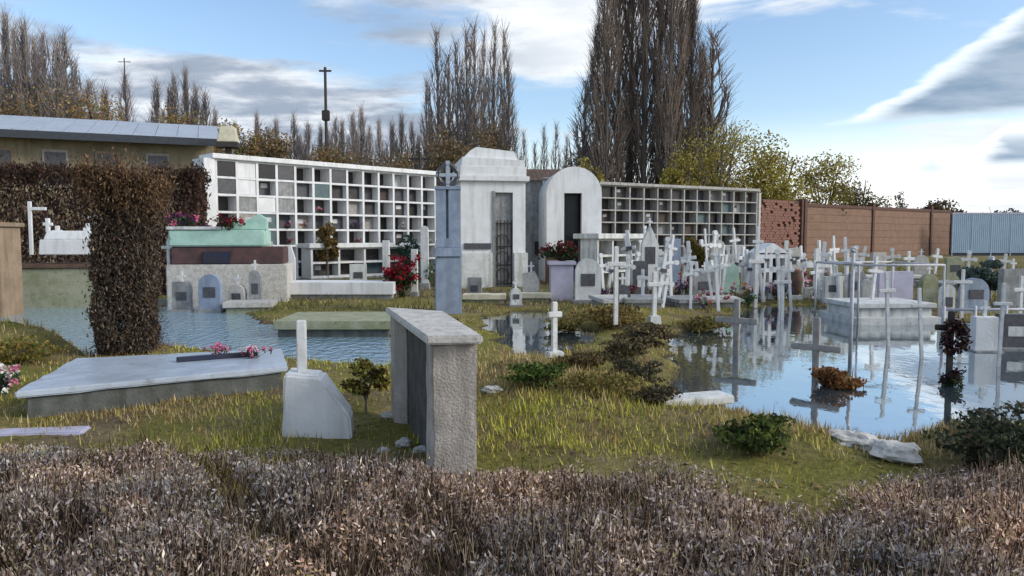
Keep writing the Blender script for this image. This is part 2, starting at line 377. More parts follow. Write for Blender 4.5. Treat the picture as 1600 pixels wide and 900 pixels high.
mu = t.nodes.new('ShaderNodeVectorMath'); mu.operation = 'SCALE'; t.links.new(vc.outputs[0], mu.inputs[0]); t.links.new(mr.outputs[0], mu.inputs['Scale']); t.links.new(mu.outputs[0], bs.inputs['Base Color'])
bp = t.nodes.new('ShaderNodeBump'); bp.inputs['Strength'].default_value = .8; bp.inputs['Distance'].default_value = .04; t.links.new(nn.outputs[0], bp.inputs['Height']); t.links.new(bp.outputs[0], bs.inputs['Normal'])
ground = np_mesh('ground', GV, np.stack([ii, ii + 1, ii + nx + 1, ii + nx], 1), 'soil', None, gc)
ground.data.polygons.foreach_set('use_smooth', [True] * len(ground.data.polygons))
tag(ground, 'muddy brown and mossy ground of the flooded cemetery', 'ground', kind='structure')

# water sheet
wm = bpy.data.materials.new('flood_water'); wm.use_nodes = True; t = wm.node_tree; b = t.nodes['Principled BSDF']
b.inputs['Base Color'].default_value = (.07, .10, .12, 1); b.inputs['Roughness'].default_value = .025; b.inputs['IOR'].default_value = 1.6; b.inputs['Specular IOR Level'].default_value = .5  # bluish base adds sky reflection colour that the mirror surface lacks
tcg = t.nodes.new('ShaderNodeTexCoord'); mpw = t.nodes.new('ShaderNodeMapping'); mpw.inputs['Scale'].default_value = (1, .55, 1); t.links.new(tcg.outputs['Object'], mpw.inputs[0])
nn = t.nodes.new('ShaderNodeTexNoise'); nn.inputs['Scale'].default_value = 5; nn.inputs['Detail'].default_value = 4; t.links.new(mpw.outputs[0], nn.inputs['Vector'])
bp = t.nodes.new('ShaderNodeBump'); bp.inputs['Strength'].default_value = .10; bp.inputs['Distance'].default_value = .02; t.links.new(nn.outputs[0], bp.inputs['Height']); t.links.new(bp.outputs[0], b.inputs['Normal'])
gl = t.nodes.new('ShaderNodeBsdfGlossy'); gl.inputs['Roughness'].default_value = .02; gl.inputs[0].default_value = (.9, .93, .95, 1); t.links.new(bp.outputs[0], gl.inputs['Normal'])
mxs = t.nodes.new('ShaderNodeMixShader'); mxs.inputs[0].default_value = .62; t.links.new(b.outputs[0], mxs.inputs[1]); t.links.new(gl.outputs[0], mxs.inputs[2]); t.links.new(mxs.outputs[0], t.nodes['Material Output'].inputs[0])
MATS['water'] = wm
MATS['ruffled_sky_tint_water'] = wr = wm.copy(); wr.name = 'ruffled_sky_tint_water'
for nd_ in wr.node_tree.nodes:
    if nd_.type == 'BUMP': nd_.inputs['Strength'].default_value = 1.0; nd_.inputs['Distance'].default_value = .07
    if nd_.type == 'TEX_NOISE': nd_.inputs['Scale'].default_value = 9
    if nd_.type == 'BSDF_PRINCIPLED': nd_.inputs['Base Color'].default_value = (.24, .38, .48, 1)  # pale blue base stands in for the sky reflection blocked here
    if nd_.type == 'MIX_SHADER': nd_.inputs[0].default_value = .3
wb = MB(); wb.add([(-1.45, 4.5, 0), (26, 4.5, 0), (26, 24, 0), (-1.0, 24, 0)], [(0, 1, 2, 3)])
tag(wb.build('water', 'water'), 'still flood water in the large right pool mirroring the sky and crosses', 'water', kind='structure')
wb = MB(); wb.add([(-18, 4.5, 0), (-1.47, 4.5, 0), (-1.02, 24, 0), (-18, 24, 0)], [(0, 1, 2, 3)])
tag(wb.build('water', 'ruffled_sky_tint_water'), 'wind-ruffled flood water in the left pool beside the pale slab grave', 'water', kind='structure')

# ------------------------------------------------------------------ columbaria
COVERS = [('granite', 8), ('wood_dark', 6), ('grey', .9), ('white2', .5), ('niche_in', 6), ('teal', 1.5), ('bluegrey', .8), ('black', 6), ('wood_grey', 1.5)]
def columbarium(label, A, B, cols, rows, H, cell, frame, top_over=.12, depth=.8, base=.25, special=None, pil=True, wside=None, openp=.3, seed=1):
    rr = random.Random(seed); A = Vector(A); B = Vector(B); d = B - A; Lg = d.length; rz = math.atan2(d.y, d.x)
    t = thing('niche_wall', label, 'columbarium', (A.x, A.y, -.05), rz)
    cw = Lg / cols; zb = H - .22 - rows * cell
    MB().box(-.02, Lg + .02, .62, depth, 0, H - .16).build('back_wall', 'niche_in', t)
    MB().box(-.06, Lg + .06, -.05, .64, 0, zb).build('plinth', 'grey', t, .01)
    MB().box(-.15, Lg + .15, -top_over, depth + .1, H - .16, H).build('top_slab', frame, t, .012)
    th_ = .085
    dm = MB().box(-th_ / 2, th_ / 2, 0, .63, 0, rows * cell + .06).build('divider', frame, t)
    dm.location = (0, 0, zb)
    for c in range(1, cols + 1):
        o = dm.copy(); COL.objects.link(o); o.location.x = c * cw; o.parent = t
    sm = MB().box(th_ / 2, cw - th_ / 2, .006, .625, -.035, .035).build('shelf', frame, t); sm.location = (0, 0, zb + .035)
    first = True
    for r in range(rows + 1):
        for c in range(cols):
            if r == 0 and c == 0: continue
            o = sm.copy(); COL.objects.link(o); o.location = (c * cw, 0, zb + .035 + r * cell); o.parent = t
    if pil:
        MB().box(-.42, -.06, -.06, depth, 0, H - .162).build('end_pier', 'lav' if 'lav' in MATS else frame, t, .01)
    me = {}
    for r in range(rows):
        for c in range(cols):
            m = special.get((c, rows - 1 - r)) if special else None
            if m is None:
                if rr.random() < openp: continue
                m = rr.choices([a for a, _ in COVERS], [b_ for _, b_ in COVERS])[0]
            if m == 'open': continue
            if m not in me:
                o = MB().box(th_ / 2 + .004, cw - th_ / 2 - .004, 0, .04, .04, cell - .04).build('niche_cover', m, t, .006); me[m] = o.data
            else:
                o = bpy.data.objects.new('niche_cover', me[m]); COL.objects.link(o); o.parent = t
            o.location = (c * cw, rr.uniform(.2, .5) if not (special and (c, rows - 1 - r) in special) else .03, zb + .035 + r * cell)
            if rr.random() < .35 and m not in ('black',):
                key = 'plq' + ('d' if m in ('white2', 'grey') else 'l')
                if key not in me:
                    p = MB().box(-.13, .13, -.015, .003, 0, .16).build('plaque', 'granite' if key[-1] == 'd' else 'white2', o, .004); me[key] = p.data
                else:
                    p = bpy.data.objects.new('plaque', me[key]); COL.objects.link(p); p.parent = o
                p.location = (cw / 2 + rr.uniform(-.1, .1), 0, cell * rr.uniform(.4, .6))
    return t, rz, cw, zb
A1 = AT(341, 400, 24.0); B1 = AT(681, 400, 30.6)
sp = {(1, 0): 'white', (1, 1): 'white', (2, 2): 'white', (1, 2): 'grey', (1, 3): 'wood_grey', (2, 4): 'teal', (2, 3): 'teal', (0, 0): 'black', (0, 1): 'granite', (0, 2): 'open', (2, 0): 'black', (3, 0): 'granite', (3, 1): 'grey', (3, 2): 'grey', (4, 2): 'open', (5, 1): 'teal', (6, 0): 'granite'}
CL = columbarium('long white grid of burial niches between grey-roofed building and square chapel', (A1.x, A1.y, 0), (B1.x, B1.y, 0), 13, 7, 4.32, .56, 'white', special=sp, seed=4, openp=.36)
A2 = AT(938, 400, 40.0); B2 = AT(1181, 400, 46.0)
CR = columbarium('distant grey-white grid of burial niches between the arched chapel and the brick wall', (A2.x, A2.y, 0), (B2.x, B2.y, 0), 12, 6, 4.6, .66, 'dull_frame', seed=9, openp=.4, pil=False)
A3 = G(488, 442); B3 = A3 + (Vector((B1.x, B1.y, 0)) - Vector((A1.x, A1.y, 0))).normalized() * 4.4
columbarium('low two-row block of white niches standing in front of the long niche wall', A3, B3, 4, 2, 1.42, .5, 'white', depth=.75, pil=False, seed=12)
A4 = G(934, 452); B4 = G(1000, 446)
columbarium('small low niche block beside the arched white chapel', A4, B4, 3, 3, 1.75, .5, 'white2', depth=.75, pil=False, seed=15)

# ------------------------------------------------------------------ chapels and wall behind them
def frame_of(px, py, rz, label, name, cat, group=None):
    p = gp(px, py); return thing(name, label, cat, (p.x, p.y, p.z - .04), rz, group)
yc = 21.8
t = thing('chapel', 'square white family chapel with flat cornice and iron gate', 'chapel', (AT(771, 400, yc).x, yc, 0.02), R(10))
k = 1 / PPM(yc); W = 51 * k; Hc = lambda py: (HOR - py) * k + EYE
m = MB(); dx0, dx1 = -1 * k, 31 * k
m.box(-W, dx0, 0, .22, 0, Hc(285)); m.box(dx1, W, 0, .22, 0, Hc(285)); m.box(dx0, dx1, .002, .22, Hc(302), Hc(285))
m.box(-W, -W + .2, .22, 2.4, 0, Hc(285)); m.box(W - .2, W, .22, 2.4, 0, Hc(285)); m.box(-W + .2, W - .2, 2.2, 2.4, 0, Hc(285))
m.build('wall', 'white', t)
MB().box(-W - .1, W + .1, -.12, 2.5, Hc(285), Hc(277)).build('cornice', 'white', t, .015)
MB().box(-W - .02, W + .02, -.04, 2.4, Hc(277), Hc(262)).build('frieze', 'white', t, .01)
MB().prism([(-W * .98, Hc(262)), (W * .98, Hc(262)), (W * .94, Hc(252)), (-W * .94, Hc(248))], -.02, 2.3).build('parapet', 'white', t)
MB().prism([(-W * .9, Hc(250)), (W * .8, Hc(253)), (W * .66, Hc(238)), (-W * .5, Hc(232)), (-W * .7, Hc(238))], .1, 2.1).build('roof_block', 'white', t)
MB().box(-W - .06, dx0 - .02, -.08, .0, 0, Hc(396)).build('plinth', 'white2', t, .01)
MB().box(dx1 + .02, W + .06, -.08, .0, 0, Hc(396)).build('plinth', 'white2', t, .01)
MB().box(-W + .1, dx0 - .06, -.05, .01, Hc(390), Hc(381)).build('niche_strip', 'granite', t)
dg = MB().box(dx0 + .01, dx1 - .01, .12, .16, .1, Hc(302) - .01).build('door', 'grey', t)
g = MB()
for i in range(6):
    x = dx0 + .04 + (dx1 - dx0 - .08) * i / 5; g.tube((x, .07, .12), (x, .07, Hc(345)), .014, n=6)
for z in (.2, .75, 1.3, Hc(350)): g.tube((dx0 + .02, .07, z), (dx1 - .02, .07, z), .016, n=6)
for i in range(3):
    z = .45 + i * .5
    for a in range(10):
        a0, a1 = a * .628, (a + 1) * .628; cx = (dx0 + dx1) / 2
        g.tube((cx + .2 * math.cos(a0), .07, z + .2 * math.sin(a0)), (cx + .2 * math.cos(a1), .07, z + .2 * math.sin(a1)), .014, n=5)
g.build('iron_gate', 'iron', t)
MB().box(dx0 - .012, dx0 + .075, -.03, .1, 0, Hc(300)).build('door_jamb', 'grey', t)

ya = 24.0; k = 1 / PPM(ya); Hc = lambda py: (HOR - py) * k + EYE
t = thing('chapel', 'white chapel with round arched top and narrow black doorway', 'chapel', (AT(897, 400, ya).x, ya, 0.02), R(4))
W = 43 * k; d0, d1 = -16 * k, 12 * k; dh = Hc(303); sp_ = Hc(305)
arc = [(W * math.cos(a), sp_ + (Hc(262) - sp_) * math.sin(a)) for a in np.linspace(0, math.pi, 19)]
m = MB(); m.box(-W, d0, 0, .25, 0, dh); m.box(d1, W, 0, .25, 0, dh)
m.prism([(W, dh)] + [p for p in arc if p[1] > dh] + [(-W, dh)], 0, .25)
m.build('front_wall', 'white', t)
m = MB(); inn = [(p[0] * .85, sp_ + (p[1] - sp_) * .85) for p in arc]
for i in range(18):
    a, b_, c, e = arc[i], arc[i + 1], inn[i + 1], inn[i]; m.prism([a, b_, c, e], .25, 2.6)
m.build('vault_roof', 'white2', t)
m = MB(); m.box(-W, -W * .85, .25, 2.6, 0, sp_); m.box(W * .85, W, .25, 2.6, 0, sp_); m.box(-W * .85, W * .85, 2.4, 2.6, 0, Hc(270)); m.build('side_wall', 'white2', t)
MB().box(d0 + .005, d1 - .005, .55, .6, 0, dh + .3).build('door', 'black', t)  # black sheet stands in for the unlit interior behind the doorway
MB().box(-W - .05, d0 - .02, -.07, .0, 0, Hc(395)).build('plinth', 'brownstone', t, .01)
MB().box(d1 + .02, W + .05, -.07, .0, 0, Hc(395)).build('plinth', 'white2', t, .01)

yb = 26.5; k = 1 / PPM(yb); Hc = lambda py: (HOR - py) * k + EYE
t = thing('tomb_house', 'plain grey tomb house with brown tiled roof wedged between the two white chapels', 'tomb', (AT(845, 400, yb).x, yb, 0.02), R(6))
MB().box(-42 * k, 40 * k, 0, 2.5, 0, Hc(284)).build('wall', 'grey', t)
m = MB(); rows_ = 7
for i in range(rows_):
    y0 = -.2 + i * .2; z0 = Hc(284) + i * (Hc(263) - Hc(284)) / rows_
    for j in range(11):
        x0 = -44 * k + j * (86 * k / 11); m.box(x0 + .006, x0 + 86 * k / 11 - .006, y0, y0 + .26, z0, z0 + .085)
m.build('roof', 'rooftile', t)
MB().box(-10 * k, 26 * k, -.06, 0, Hc(398), Hc(378)).build('opening_panel', 'black', t)

# ------------------------------------------------------------------ brick and plank boundary walls, metal sheet wall
P0 = AT(1186, 400, 47.0); P1 = AT(1250, 400, 50.0)
d = Vector((P1.x - P0.x, P1.y - P0.y, 0)); rz = math.atan2(d.y, d.x); Lb = d.length
t = thing('brick_wall', 'reddish openwork brick wall bay beside the distant niche grid', 'wall', (P0.x, P0.y, 0), rz)
bw, bh = .36, .17; me = None; nr = 23
MB().box(0, Lb, .12, .25, 0, 4.0).build('backing', 'pillar', t)
for r in range(nr):
    for c in range(int(Lb / bw)):
        x = c * bw + (bw / 2 if r % 2 else 0)
        if x + bw > Lb: continue
        if random.random() < .12: continue
        if me is None: o = MB().box(.008, bw - .008, 0, .13, .008, bh - .008).build('brick', 'brick', t); me = o.data
        else: o = bpy.data.objects.new('brick', me); COL.objects.link(o); o.parent = t
        o.location = (x, random.uniform(-.03, .03), .05 + r * bh)
MB().box(-.2, 0, -.05, .3, 0, 4.35).build('end_pier', 'stone', t)
MB().box(Lb, Lb + .22, -.06, .3, 0, 4.12).build('end_pier', 'pillar', t)
Q0 = AT(1256, 400, 50.3); Q1 = AT(1484, 400, 64.0); d = Vector((Q1.x - Q0.x, Q1.y - Q0.y, 0)); rz = math.atan2(d.y, d.x); Lq = d.length
t = thing('plank_wall', 'brown precast plank wall with dark red posts behind the graves', 'wall', (Q0.x, Q0.y, 0), rz)
s_ = [0, .405, .83, 1.0]
for i, a in enumerate(s_):
    MB().box(a * Lq - .16, a * Lq + .16, -.1, .25, 0, 4.15 if i < 3 else 3.7).build('post', 'pillar', t, .01)
for i in range(3):
    x0, x1 = s_[i] * Lq + .165, s_[i + 1] * Lq - .165
    for r in range(7):
        o = MB().box(x0, x1, 0, .1, .52 * r + .008, .52 * (r + 1) - .008).build('plank', 'plank', t); o.location.y = random.uniform(-.012, .012)
    MB().box(x0, x1, .115, .16, .02, 3.64).build('backing', 'plank', t)
    MB().box(x0, x1, -.05, .18, 3.645, 3.86).build('coping', 'pillar', t)
S0 = AT(1487, 400, 60.0); S1 = AT(1760, 400, 60.0)
t = thing('sheet_wall', 'pale blue-grey metal sheet wall at the end of the brown plank wall', 'wall', (S0.x, S0.y, 0), 0)
Ls = S1.x - S0.x; n_ = 9
MB().box(-.05, Ls, .03, .2, 0, .32).build('base_rail', 'navy', t)
MB().box(-.08, Ls, -.02, .2, 3.42, 3.56).build('top_rail', 'lavender', t)
me = None
for i in range(n_):
    x = i * Ls / n_; wv = Ls / n_
    if me is None:
        m = MB(); nrib = 10
        for j in range(nrib):
            a0 = j * wv / nrib; m.box(a0, a0 + wv / nrib * .62, 0, .05, .3, 3.43); m.box(a0 + wv / nrib * .62, a0 + wv / nrib, .025, .05, .3, 3.43)
        o = m.build('sheet_panel', 'sheet', t); me = o.data
    else: o = bpy.data.objects.new('sheet_panel', me); COL.objects.link(o); o.parent = t
    o.location = (x, random.uniform(-.01, .01), 0)
    MB().box(-.04, .04, -.03, .12, 0, 3.42).build('stud', 'sheet', t).location = (x, 0, 0)

# ------------------------------------------------------------------ grey-roofed building on the left
yh = 29.0; k = 1 / PPM(yh); Hc = lambda py: (HOR - py) * k + EYE
E0 = AT(-260, 400, 27.0); E1 = AT(347, 400, 32.0); d = Vector((E1.x - E0.x, E1.y - E0.y, 0)); rz = math.atan2(d.y, d.x); Lh = d.length
t = thing('building', 'long low building with pale grey metal roof and stained yellowish wall', 'building', (E0.x, E0.y, 0), rz)
MB().box(.2, Lh - .2, .5, 7, 0, 5.55).build('wall', 'yellow_wall', t)
np_ = 16
for i in range(np_):
    x0 = i * Lh / np_; x1 = x0 + Lh / np_
    MB().add([(x0 + .01, -.35, 5.62), (x1 - .01, -.35, 5.62), (x1 - .01, 3.8, 6.75), (x0 + .01, 3.8, 6.75), (x0 + .01, -.35, 5.70), (x1 - .01, -.35, 5.70), (x1 - .01, 3.8, 6.83), (x0 + .01, 3.8, 6.83)],
             [(3, 2, 1, 0), (4, 5, 6, 7), (0, 1, 5, 4), (1, 2, 6, 5), (2, 3, 7, 6), (3, 0, 4, 7)]).build('roof_sheet', 'roof_metal', t)
    MB().box(x0 - .03, x0 + .03, -.36, -.3, 5.7, 5.78).build('roof_seam', 'roof_metal', t)
MB().box(0, Lh, -.42, -.36, 5.42, 5.72).build('gutter', 'fascia', t)
for i in range(6):
    x0 = 1 + i * (Lh - 2) / 6
    o = MB().box(x0, x0 + .9, .44, .52, 3.6, 5.1).build('window', 'wood_grey' if i % 2 else 'tan', t)
    MB().box(x0 + .08, x0 + .82, .425, .445, 3.7, 5.0).build('pane', 'granite', o)
# cream roof vent
p = AT(357, 231, 30.8)
t = thing('roof_vent', 'cream tapered cap standing at the left end of the niche wall roof', 'vent', (p.x, p.y, p.z), .2)
MB().box(-.42, .42, -.4, .4, 0, .2).build('base', 'iron', t)
MB().box(-.4, .4, -.38, .38, .2, .85, taper=.12).build('cap', 'cream', t, .03)
MB().box(-.12, .12, -.1, .1, -p.z - .1, 0).build('stem', 'wood_dark', t)

# ------------------------------------------------------------------ vegetation builders
def tree_crown_np(h, wd, n_main, n_twig, up=1.0, base=.08, seed=1, thick=1.0):
    g = np.random.default_rng(seed)
    z0 = h * (base + (1 - base) * g.random(n_main) ** 1.15 * .92); ang = g.random(n_main) * 2 * np.pi
    prof = lambda z: wd / 2 * np.clip(np.sin(np.pi * np.clip((z / h) * .86 + .12, 0, 1)) ** .75, .06, 1)
    ln_ = (.16 + .2 * g.random(n_main)) * h * (1 - .45 * z0 / h); ln_ = np.minimum(ln_, h * 1.04 - z0)
    P0 = np.stack([np.zeros(n_main), np.zeros(n_main), z0], 1); out = np.stack([np.cos(ang), np.sin(ang)], 1)
    seg = [P0]; nseg = 4
    for s in range(1, nseg + 1):
        f = s / nseg; z = z0 + ln_ * f; rr_ = prof(np.minimum(z, h)) * (1 - (1 - f) ** 1.8) * (.55 + .45 * g.random(n_main) ** .5)
        seg.append(np.concatenate([out * rr_[:, None] + g.normal(0, .08, (n_main, 2)), z[:, None]], 1))
    A = np.concatenate(seg[:-1]); B = np.concatenate(seg[1:])
    rad = np.concatenate([np.full(n_main, (.055, .04, .028, .02)[s]) for s in range(nseg)]) * thick * h / 20
    i = g.integers(0, len(A), n_twig); f = g.random((n_twig, 1)); S = A[i] * (1 - f) + B[i] * f
    dirn = unit(B[i] - A[i]); o2 = S.copy(); o2[:, 2] = 0; o2 = unit(o2 + g.normal(0, .3, o2.shape) * [1, 1, 0])
    dv = unit(dirn * .6 + np.array([[0, 0, .9 * up]]) + o2 * .55 + g.normal(0, .22, (n_twig, 3)))
    T = S + dv * (.5 + 1.1 * g.random((n_twig, 1))) * h / 20
    return A, B, rad, S, T
def bare_poplar(label, loc, h, wd, n_main=150, n_twig=2600, cols=((78, 68, 62), (96, 86, 76), (60, 54, 54)), group=None, seed=1, thick=1.0, leafcols=None, nleaf=0):
    t = thing('bare_poplar', label, 'tree', loc, random.uniform(0, 6), group)
    MB().tube((0, 0, -.3), (0, 0, h * .5), .022 * h * .6, .012 * h * .6, 9).tube((0, 0, h * .5), (0, 0, h * .98), .012 * h * .6, .001 * h, 7).build('trunk', 'bark', t)
    A, B, rad, S, T = tree_crown_np(h, wd, n_main, n_twig, seed=seed, thick=thick)
    V1, F1 = sticks(A, B, rad, rad * .8); V2, F2 = sticks(S, T, np.full(len(S), .014 * thick * h / 20), np.full(len(S), .006 * thick * h / 20))
    C = np.concatenate([np.repeat(pick(cols, len(A)), 6, 0), np.repeat(pick(cols, len(S)), 6, 0)])
    o = np_mesh('crown', np.concatenate([V1, V2]), np.concatenate([F1, F2 + len(V1)]), 'twig', t, C)
    if nleaf:
        q = rng.integers(0, len(S), nleaf); V, Fc = leaves(T[q] + rng.normal(0, .12, (nleaf, 3)), rng.uniform(.05, .11, nleaf), rng.uniform(.03, .06, nleaf))
        np_mesh('leaves', V, Fc, 'leaf', t, np.repeat(pick(leafcols, nleaf), 4, 0))
    return t
def place_copy(src, loc, sz, sxy, rz, label, group):
    c = copy_tree(src); c.location = loc; c.scale = (sxy, sxy, sz); c.rotation_euler.z = rz; c['label'] = label; c['group'] = group
    return c
def leafy(name, label, cat, loc, h, wd, nleaf, cols, wts=None, leaf=.06, trunk_h=.35, limbs=9, droop=0.0, nsub=70, seed=1, group=None, bark='bark', lobes=14, rz=0, zlo=.32):
    g = np.random.default_rng(seed); t = thing(name, label, cat, loc, rz, group)
    m = MB(); m.tube((0, 0, -.25), (0, 0, h * trunk_h), .03 * h, .02 * h, 9)
    for i in range(limbs):
        a = i * 2.4 + g.random(); e = Vector((math.cos(a) * wd * .3 * g.uniform(.4, 1), math.sin(a) * wd * .3 * g.uniform(.4, 1), h * g.uniform(.55, .9)))
        mid = e * .5 + Vector((0, 0, h * .08)); s0 = Vector((0, 0, h * trunk_h * g.uniform(.6, 1)))
        m.tube(s0, mid, .014 * h, .009 * h, 6).tube(mid, e, .009 * h, .003 * h, 5)
    m.build('trunk', bark, t)
    cen = []
    for i in range(lobes):
        a = g.random() * 6.28; r = math.sqrt(g.random()) * .36; z = g.uniform(zlo, .86)
        k_ = math.sin(math.pi * min(1, max(.05, (z - .1) / .95))) ** .5
        cen.append((math.cos(a) * r * wd * k_, math.sin(a) * r * wd * k_, z * h, g.uniform(.13, .26)))
    cen = np.array(cen); ci = g.integers(0, lobes, nleaf); c = cen[ci]
    dv = unit(g.normal(size=(nleaf, 3))); rr_ = (g.random((nleaf, 1)) ** .45)
    P = c[:, :3] + dv * rr_ * np.stack([c[:, 3] * wd, c[:, 3] * wd, c[:, 3] * h * .62], 1)
    sub = np.floor(P / (.11 * wd)); off = np.sin(sub * 12.9898 + seed) * .045 * wd; P = P + off
    if droop: P[:, 2] -= droop * h * g.random(nleaf) ** 2 * np.hypot(P[:, 0], P[:, 1]) / wd * 2
    P[:, 2] = np.maximum(P[:, 2], .02 * h)
    V, Fc = leaves(P, g.uniform(.6, 1.3, nleaf) * leaf, g.uniform(.35, .7, nleaf) * leaf)
    lobe_t = (.8 + .4 * g.random(lobes))[ci][:, None]
    np_mesh('crown', V, Fc, 'leaf', t, np.repeat(pick(cols, nleaf, wts) * lobe_t, 4, 0))
    if nsub:
        S = P[g.integers(0, nleaf, nsub)]; T0 = S * np.array([[.35, .35, .8]]) ; V, Fc = sticks(T0, S + g.normal(0, .03 * wd, S.shape), np.full(nsub, .0035 * h), np.full(nsub, .0012 * h))
        np_mesh('branches', V, Fc, 'twig', t, np.repeat(pick(((80, 68, 56), (60, 50, 44)), nsub), 6, 0))
    return t
def far(px, top, y): return (AT(px, 400, y).x, y, .0), (HOR - top) / PPM(y) + EYE

# poplar rows and clumps
GREYT = ((140, 128, 122), (160, 148, 138), (116, 114, 122)); DARKT = ((122, 108, 98), (144, 130, 118), (100, 94, 94))
protoA = None
lab = 'bare slender poplar in the clump rising behind the grey metal roof'
for i, (px, top) in enumerate(((12, 120), (26, 42), (40, 62), (54, 52), (66, 78), (82, 72), (100, 84), (113, 72), (130, 118), (150, 140), (172, 150), (-30, 70), (-8, 90))):
    loc, h = far(px, top, 66 + (i % 3) * 3)
    if protoA is None: protoA = bare_poplar(lab, (loc[0], loc[1], 0), 20, 2.6, 120, 1400, GREYT, 'poplars behind the grey roof', 3, 1.25); protoA.scale = (1, 1, h / 20)
    else: place_copy(protoA, loc, h / 20, random.uniform(.8, 1.2), random.uniform(0, 6), lab, 'poplars behind the grey roof')
lab = 'bare poplar in the small cluster behind the right end of the grey roof'
for px, top in ((252, 142), (272, 150), (280, 132), (299, 122), (312, 148), (328, 158), (205, 130)):
    loc, h = far(px, top, 74); place_copy(protoA, loc, h / 20, random.uniform(.7, 1.1), random.uniform(0, 6), lab, 'poplars at the end of the grey roof')
lab = 'thin distant poplar in the long row behind the long niche wall'
for i in range(24):
    px = 345 + i * 14 + random.uniform(-6, 6); loc, h = far(px, random.uniform(178, 222), 104 + random.uniform(-4, 4))
    place_copy(protoA, loc, h / 20, random.uniform(.8, 1.15), random.uniform(0, 6), lab, 'distant poplar row')
protoB = None; lab = 'tall bare poplar in the loose clump behind the square white chapel'
for i, (px, top) in enumerate(((686, 68), (702, 100), (716, 84), (730, 66), (742, 58), (757, 70), (772, 60), (788, 66), (668, 140), (795, 110))):
    loc, h = far(px, top, 70 + (i % 3) * 3)
    if protoB is None: protoB = bare_poplar(lab, (loc[0], loc[1], 0), 20, 2.4, 100, 1200, GREYT, 'poplars behind the chapel', 8, 1.2); protoB.scale = (1, 1, h / 20)
    else: place_copy(protoB, loc, h / 20, random.uniform(.75, 1.15), random.uniform(0, 6), lab, 'poplars behind the chapel')
lab = 'faint far poplar between the chapel clump and the huge dark poplar'
for px, top in ((818, 215), (850, 208), (868, 204), (884, 222), (836, 232)):
    loc, h = far(px, top, 120); place_copy(protoB, loc, h / 20, .9, random.uniform(0, 6), lab, 'far poplars in the gap')
# the huge dark poplar: several stems grown together
lab = 'towering dark dense poplar stem in the great clump behind the niche grid'
big = None
for i, (px, top, wv) in enumerate(((946, -40, 1), (964, -130, 1), (984, -200, 1), (1004, -230, 1), (1026, -210, 1), (1044, -160, 1), (1060, -90, 1), (932, 60, 1), (1076, 10, 1), (1092, 90, 1))):
    loc, h = far(px, top, 60 + (i * 7 % 5) * 1.1)
    if big is None: big = bare_poplar(lab, (loc[0], loc[1], 0), 20, 3.2, 170, 2600, DARKT, 'great dark poplar clump', 21, 1.05); big.scale = (1, 1, h / 20)
    else: place_copy(big, loc, h / 20, random.uniform(.85, 1.1), random.uniform(0, 6), lab, 'great dark poplar clump')
for i, (px, top, lb) in enumerate(((1108, 70, 'spreading bare poplar at the right flank of the great dark clump'), (912, 140, 'thin bare poplar at the left flank of the great dark clump'))):
    loc, h = far(px, top, 62); place_copy(protoB, loc, h / 20, (1.7, 1.2)[i], 1.0 + i, lb, 'great dark poplar clump')

OLIVE = ((176, 160, 70), (150, 138, 60), (120, 112, 50), (194, 180, 112)); BROWN = ((140, 116, 88), (112, 96, 74), (160, 132, 98), (108, 106, 74)); OCHRE = ((160, 118, 70), (134, 106, 68), (126, 128, 68))
def ftree(px, top, y, wpx, n, cols, label, leaf=.14, seed=1, lobes=16, name='leafy_tree', wts=None, **kw):
    loc, h = far(px, top, y); return leafy(name, label, 'tree', loc, h, wpx / PPM(y), n, cols, wts, leaf, seed=seed, lobes=lobes, **kw)
ftree(1118, 182, 54, 200, 11000, OLIVE, 'big olive-yellow willow beside the great dark poplar clump', seed=2, droop=.2, leaf=.10, wts=(3, 3, 2, 2))
ftree(1205, 204, 55, 200, 10000, OLIVE, 'olive-yellow willow standing behind the brick wall bay', seed=3, droop=.2, leaf=.12)
ftree(1060, 226, 52, 90, 4500, OLIVE, 'small olive tree at the foot of the great dark poplar clump', seed=4, leaf=.12)
ftree(1284, 238, 56, 140, 5000, OLIVE[:3] + ((150, 142, 110),), 'thin-leaved olive tree behind the first brown plank bay', seed=5, leaf=.11)
ftree(1340, 268, 60, 90, 2600, ((110, 104, 56), (90, 84, 50), (130, 120, 90)), 'low olive bush showing over the middle of the plank wall', seed=6, leaf=.12)
ftree(1468, 300, 75, 90, 3200, ((92, 76, 54), (74, 66, 48), (110, 90, 60)), 'flat brown tree over the far end of the plank wall', seed=7, leaf=.16)
ftree(1405, 296, 90, 24, 800, ((84, 80, 60), (70, 66, 56)), 'tiny upright dark tree far behind the plank wall', seed=8, leaf=.15)
ftree(1560, 316, 110, 120, 2200, ((96, 96, 92), (80, 84, 84)), 'grey far tree band over the metal sheet wall', seed=9, leaf=.25)
ftree(905, 196, 64, 70, 3800, ((120, 104, 78), (100, 92, 54), (138, 124, 96)), 'thin straw-brown tree between the arched chapel and the dark poplars', seed=10, leaf=.10)
ftree(925, 236, 58, 60, 2600, OLIVE, 'olive bush directly behind the arched chapel', seed=11, leaf=.12)
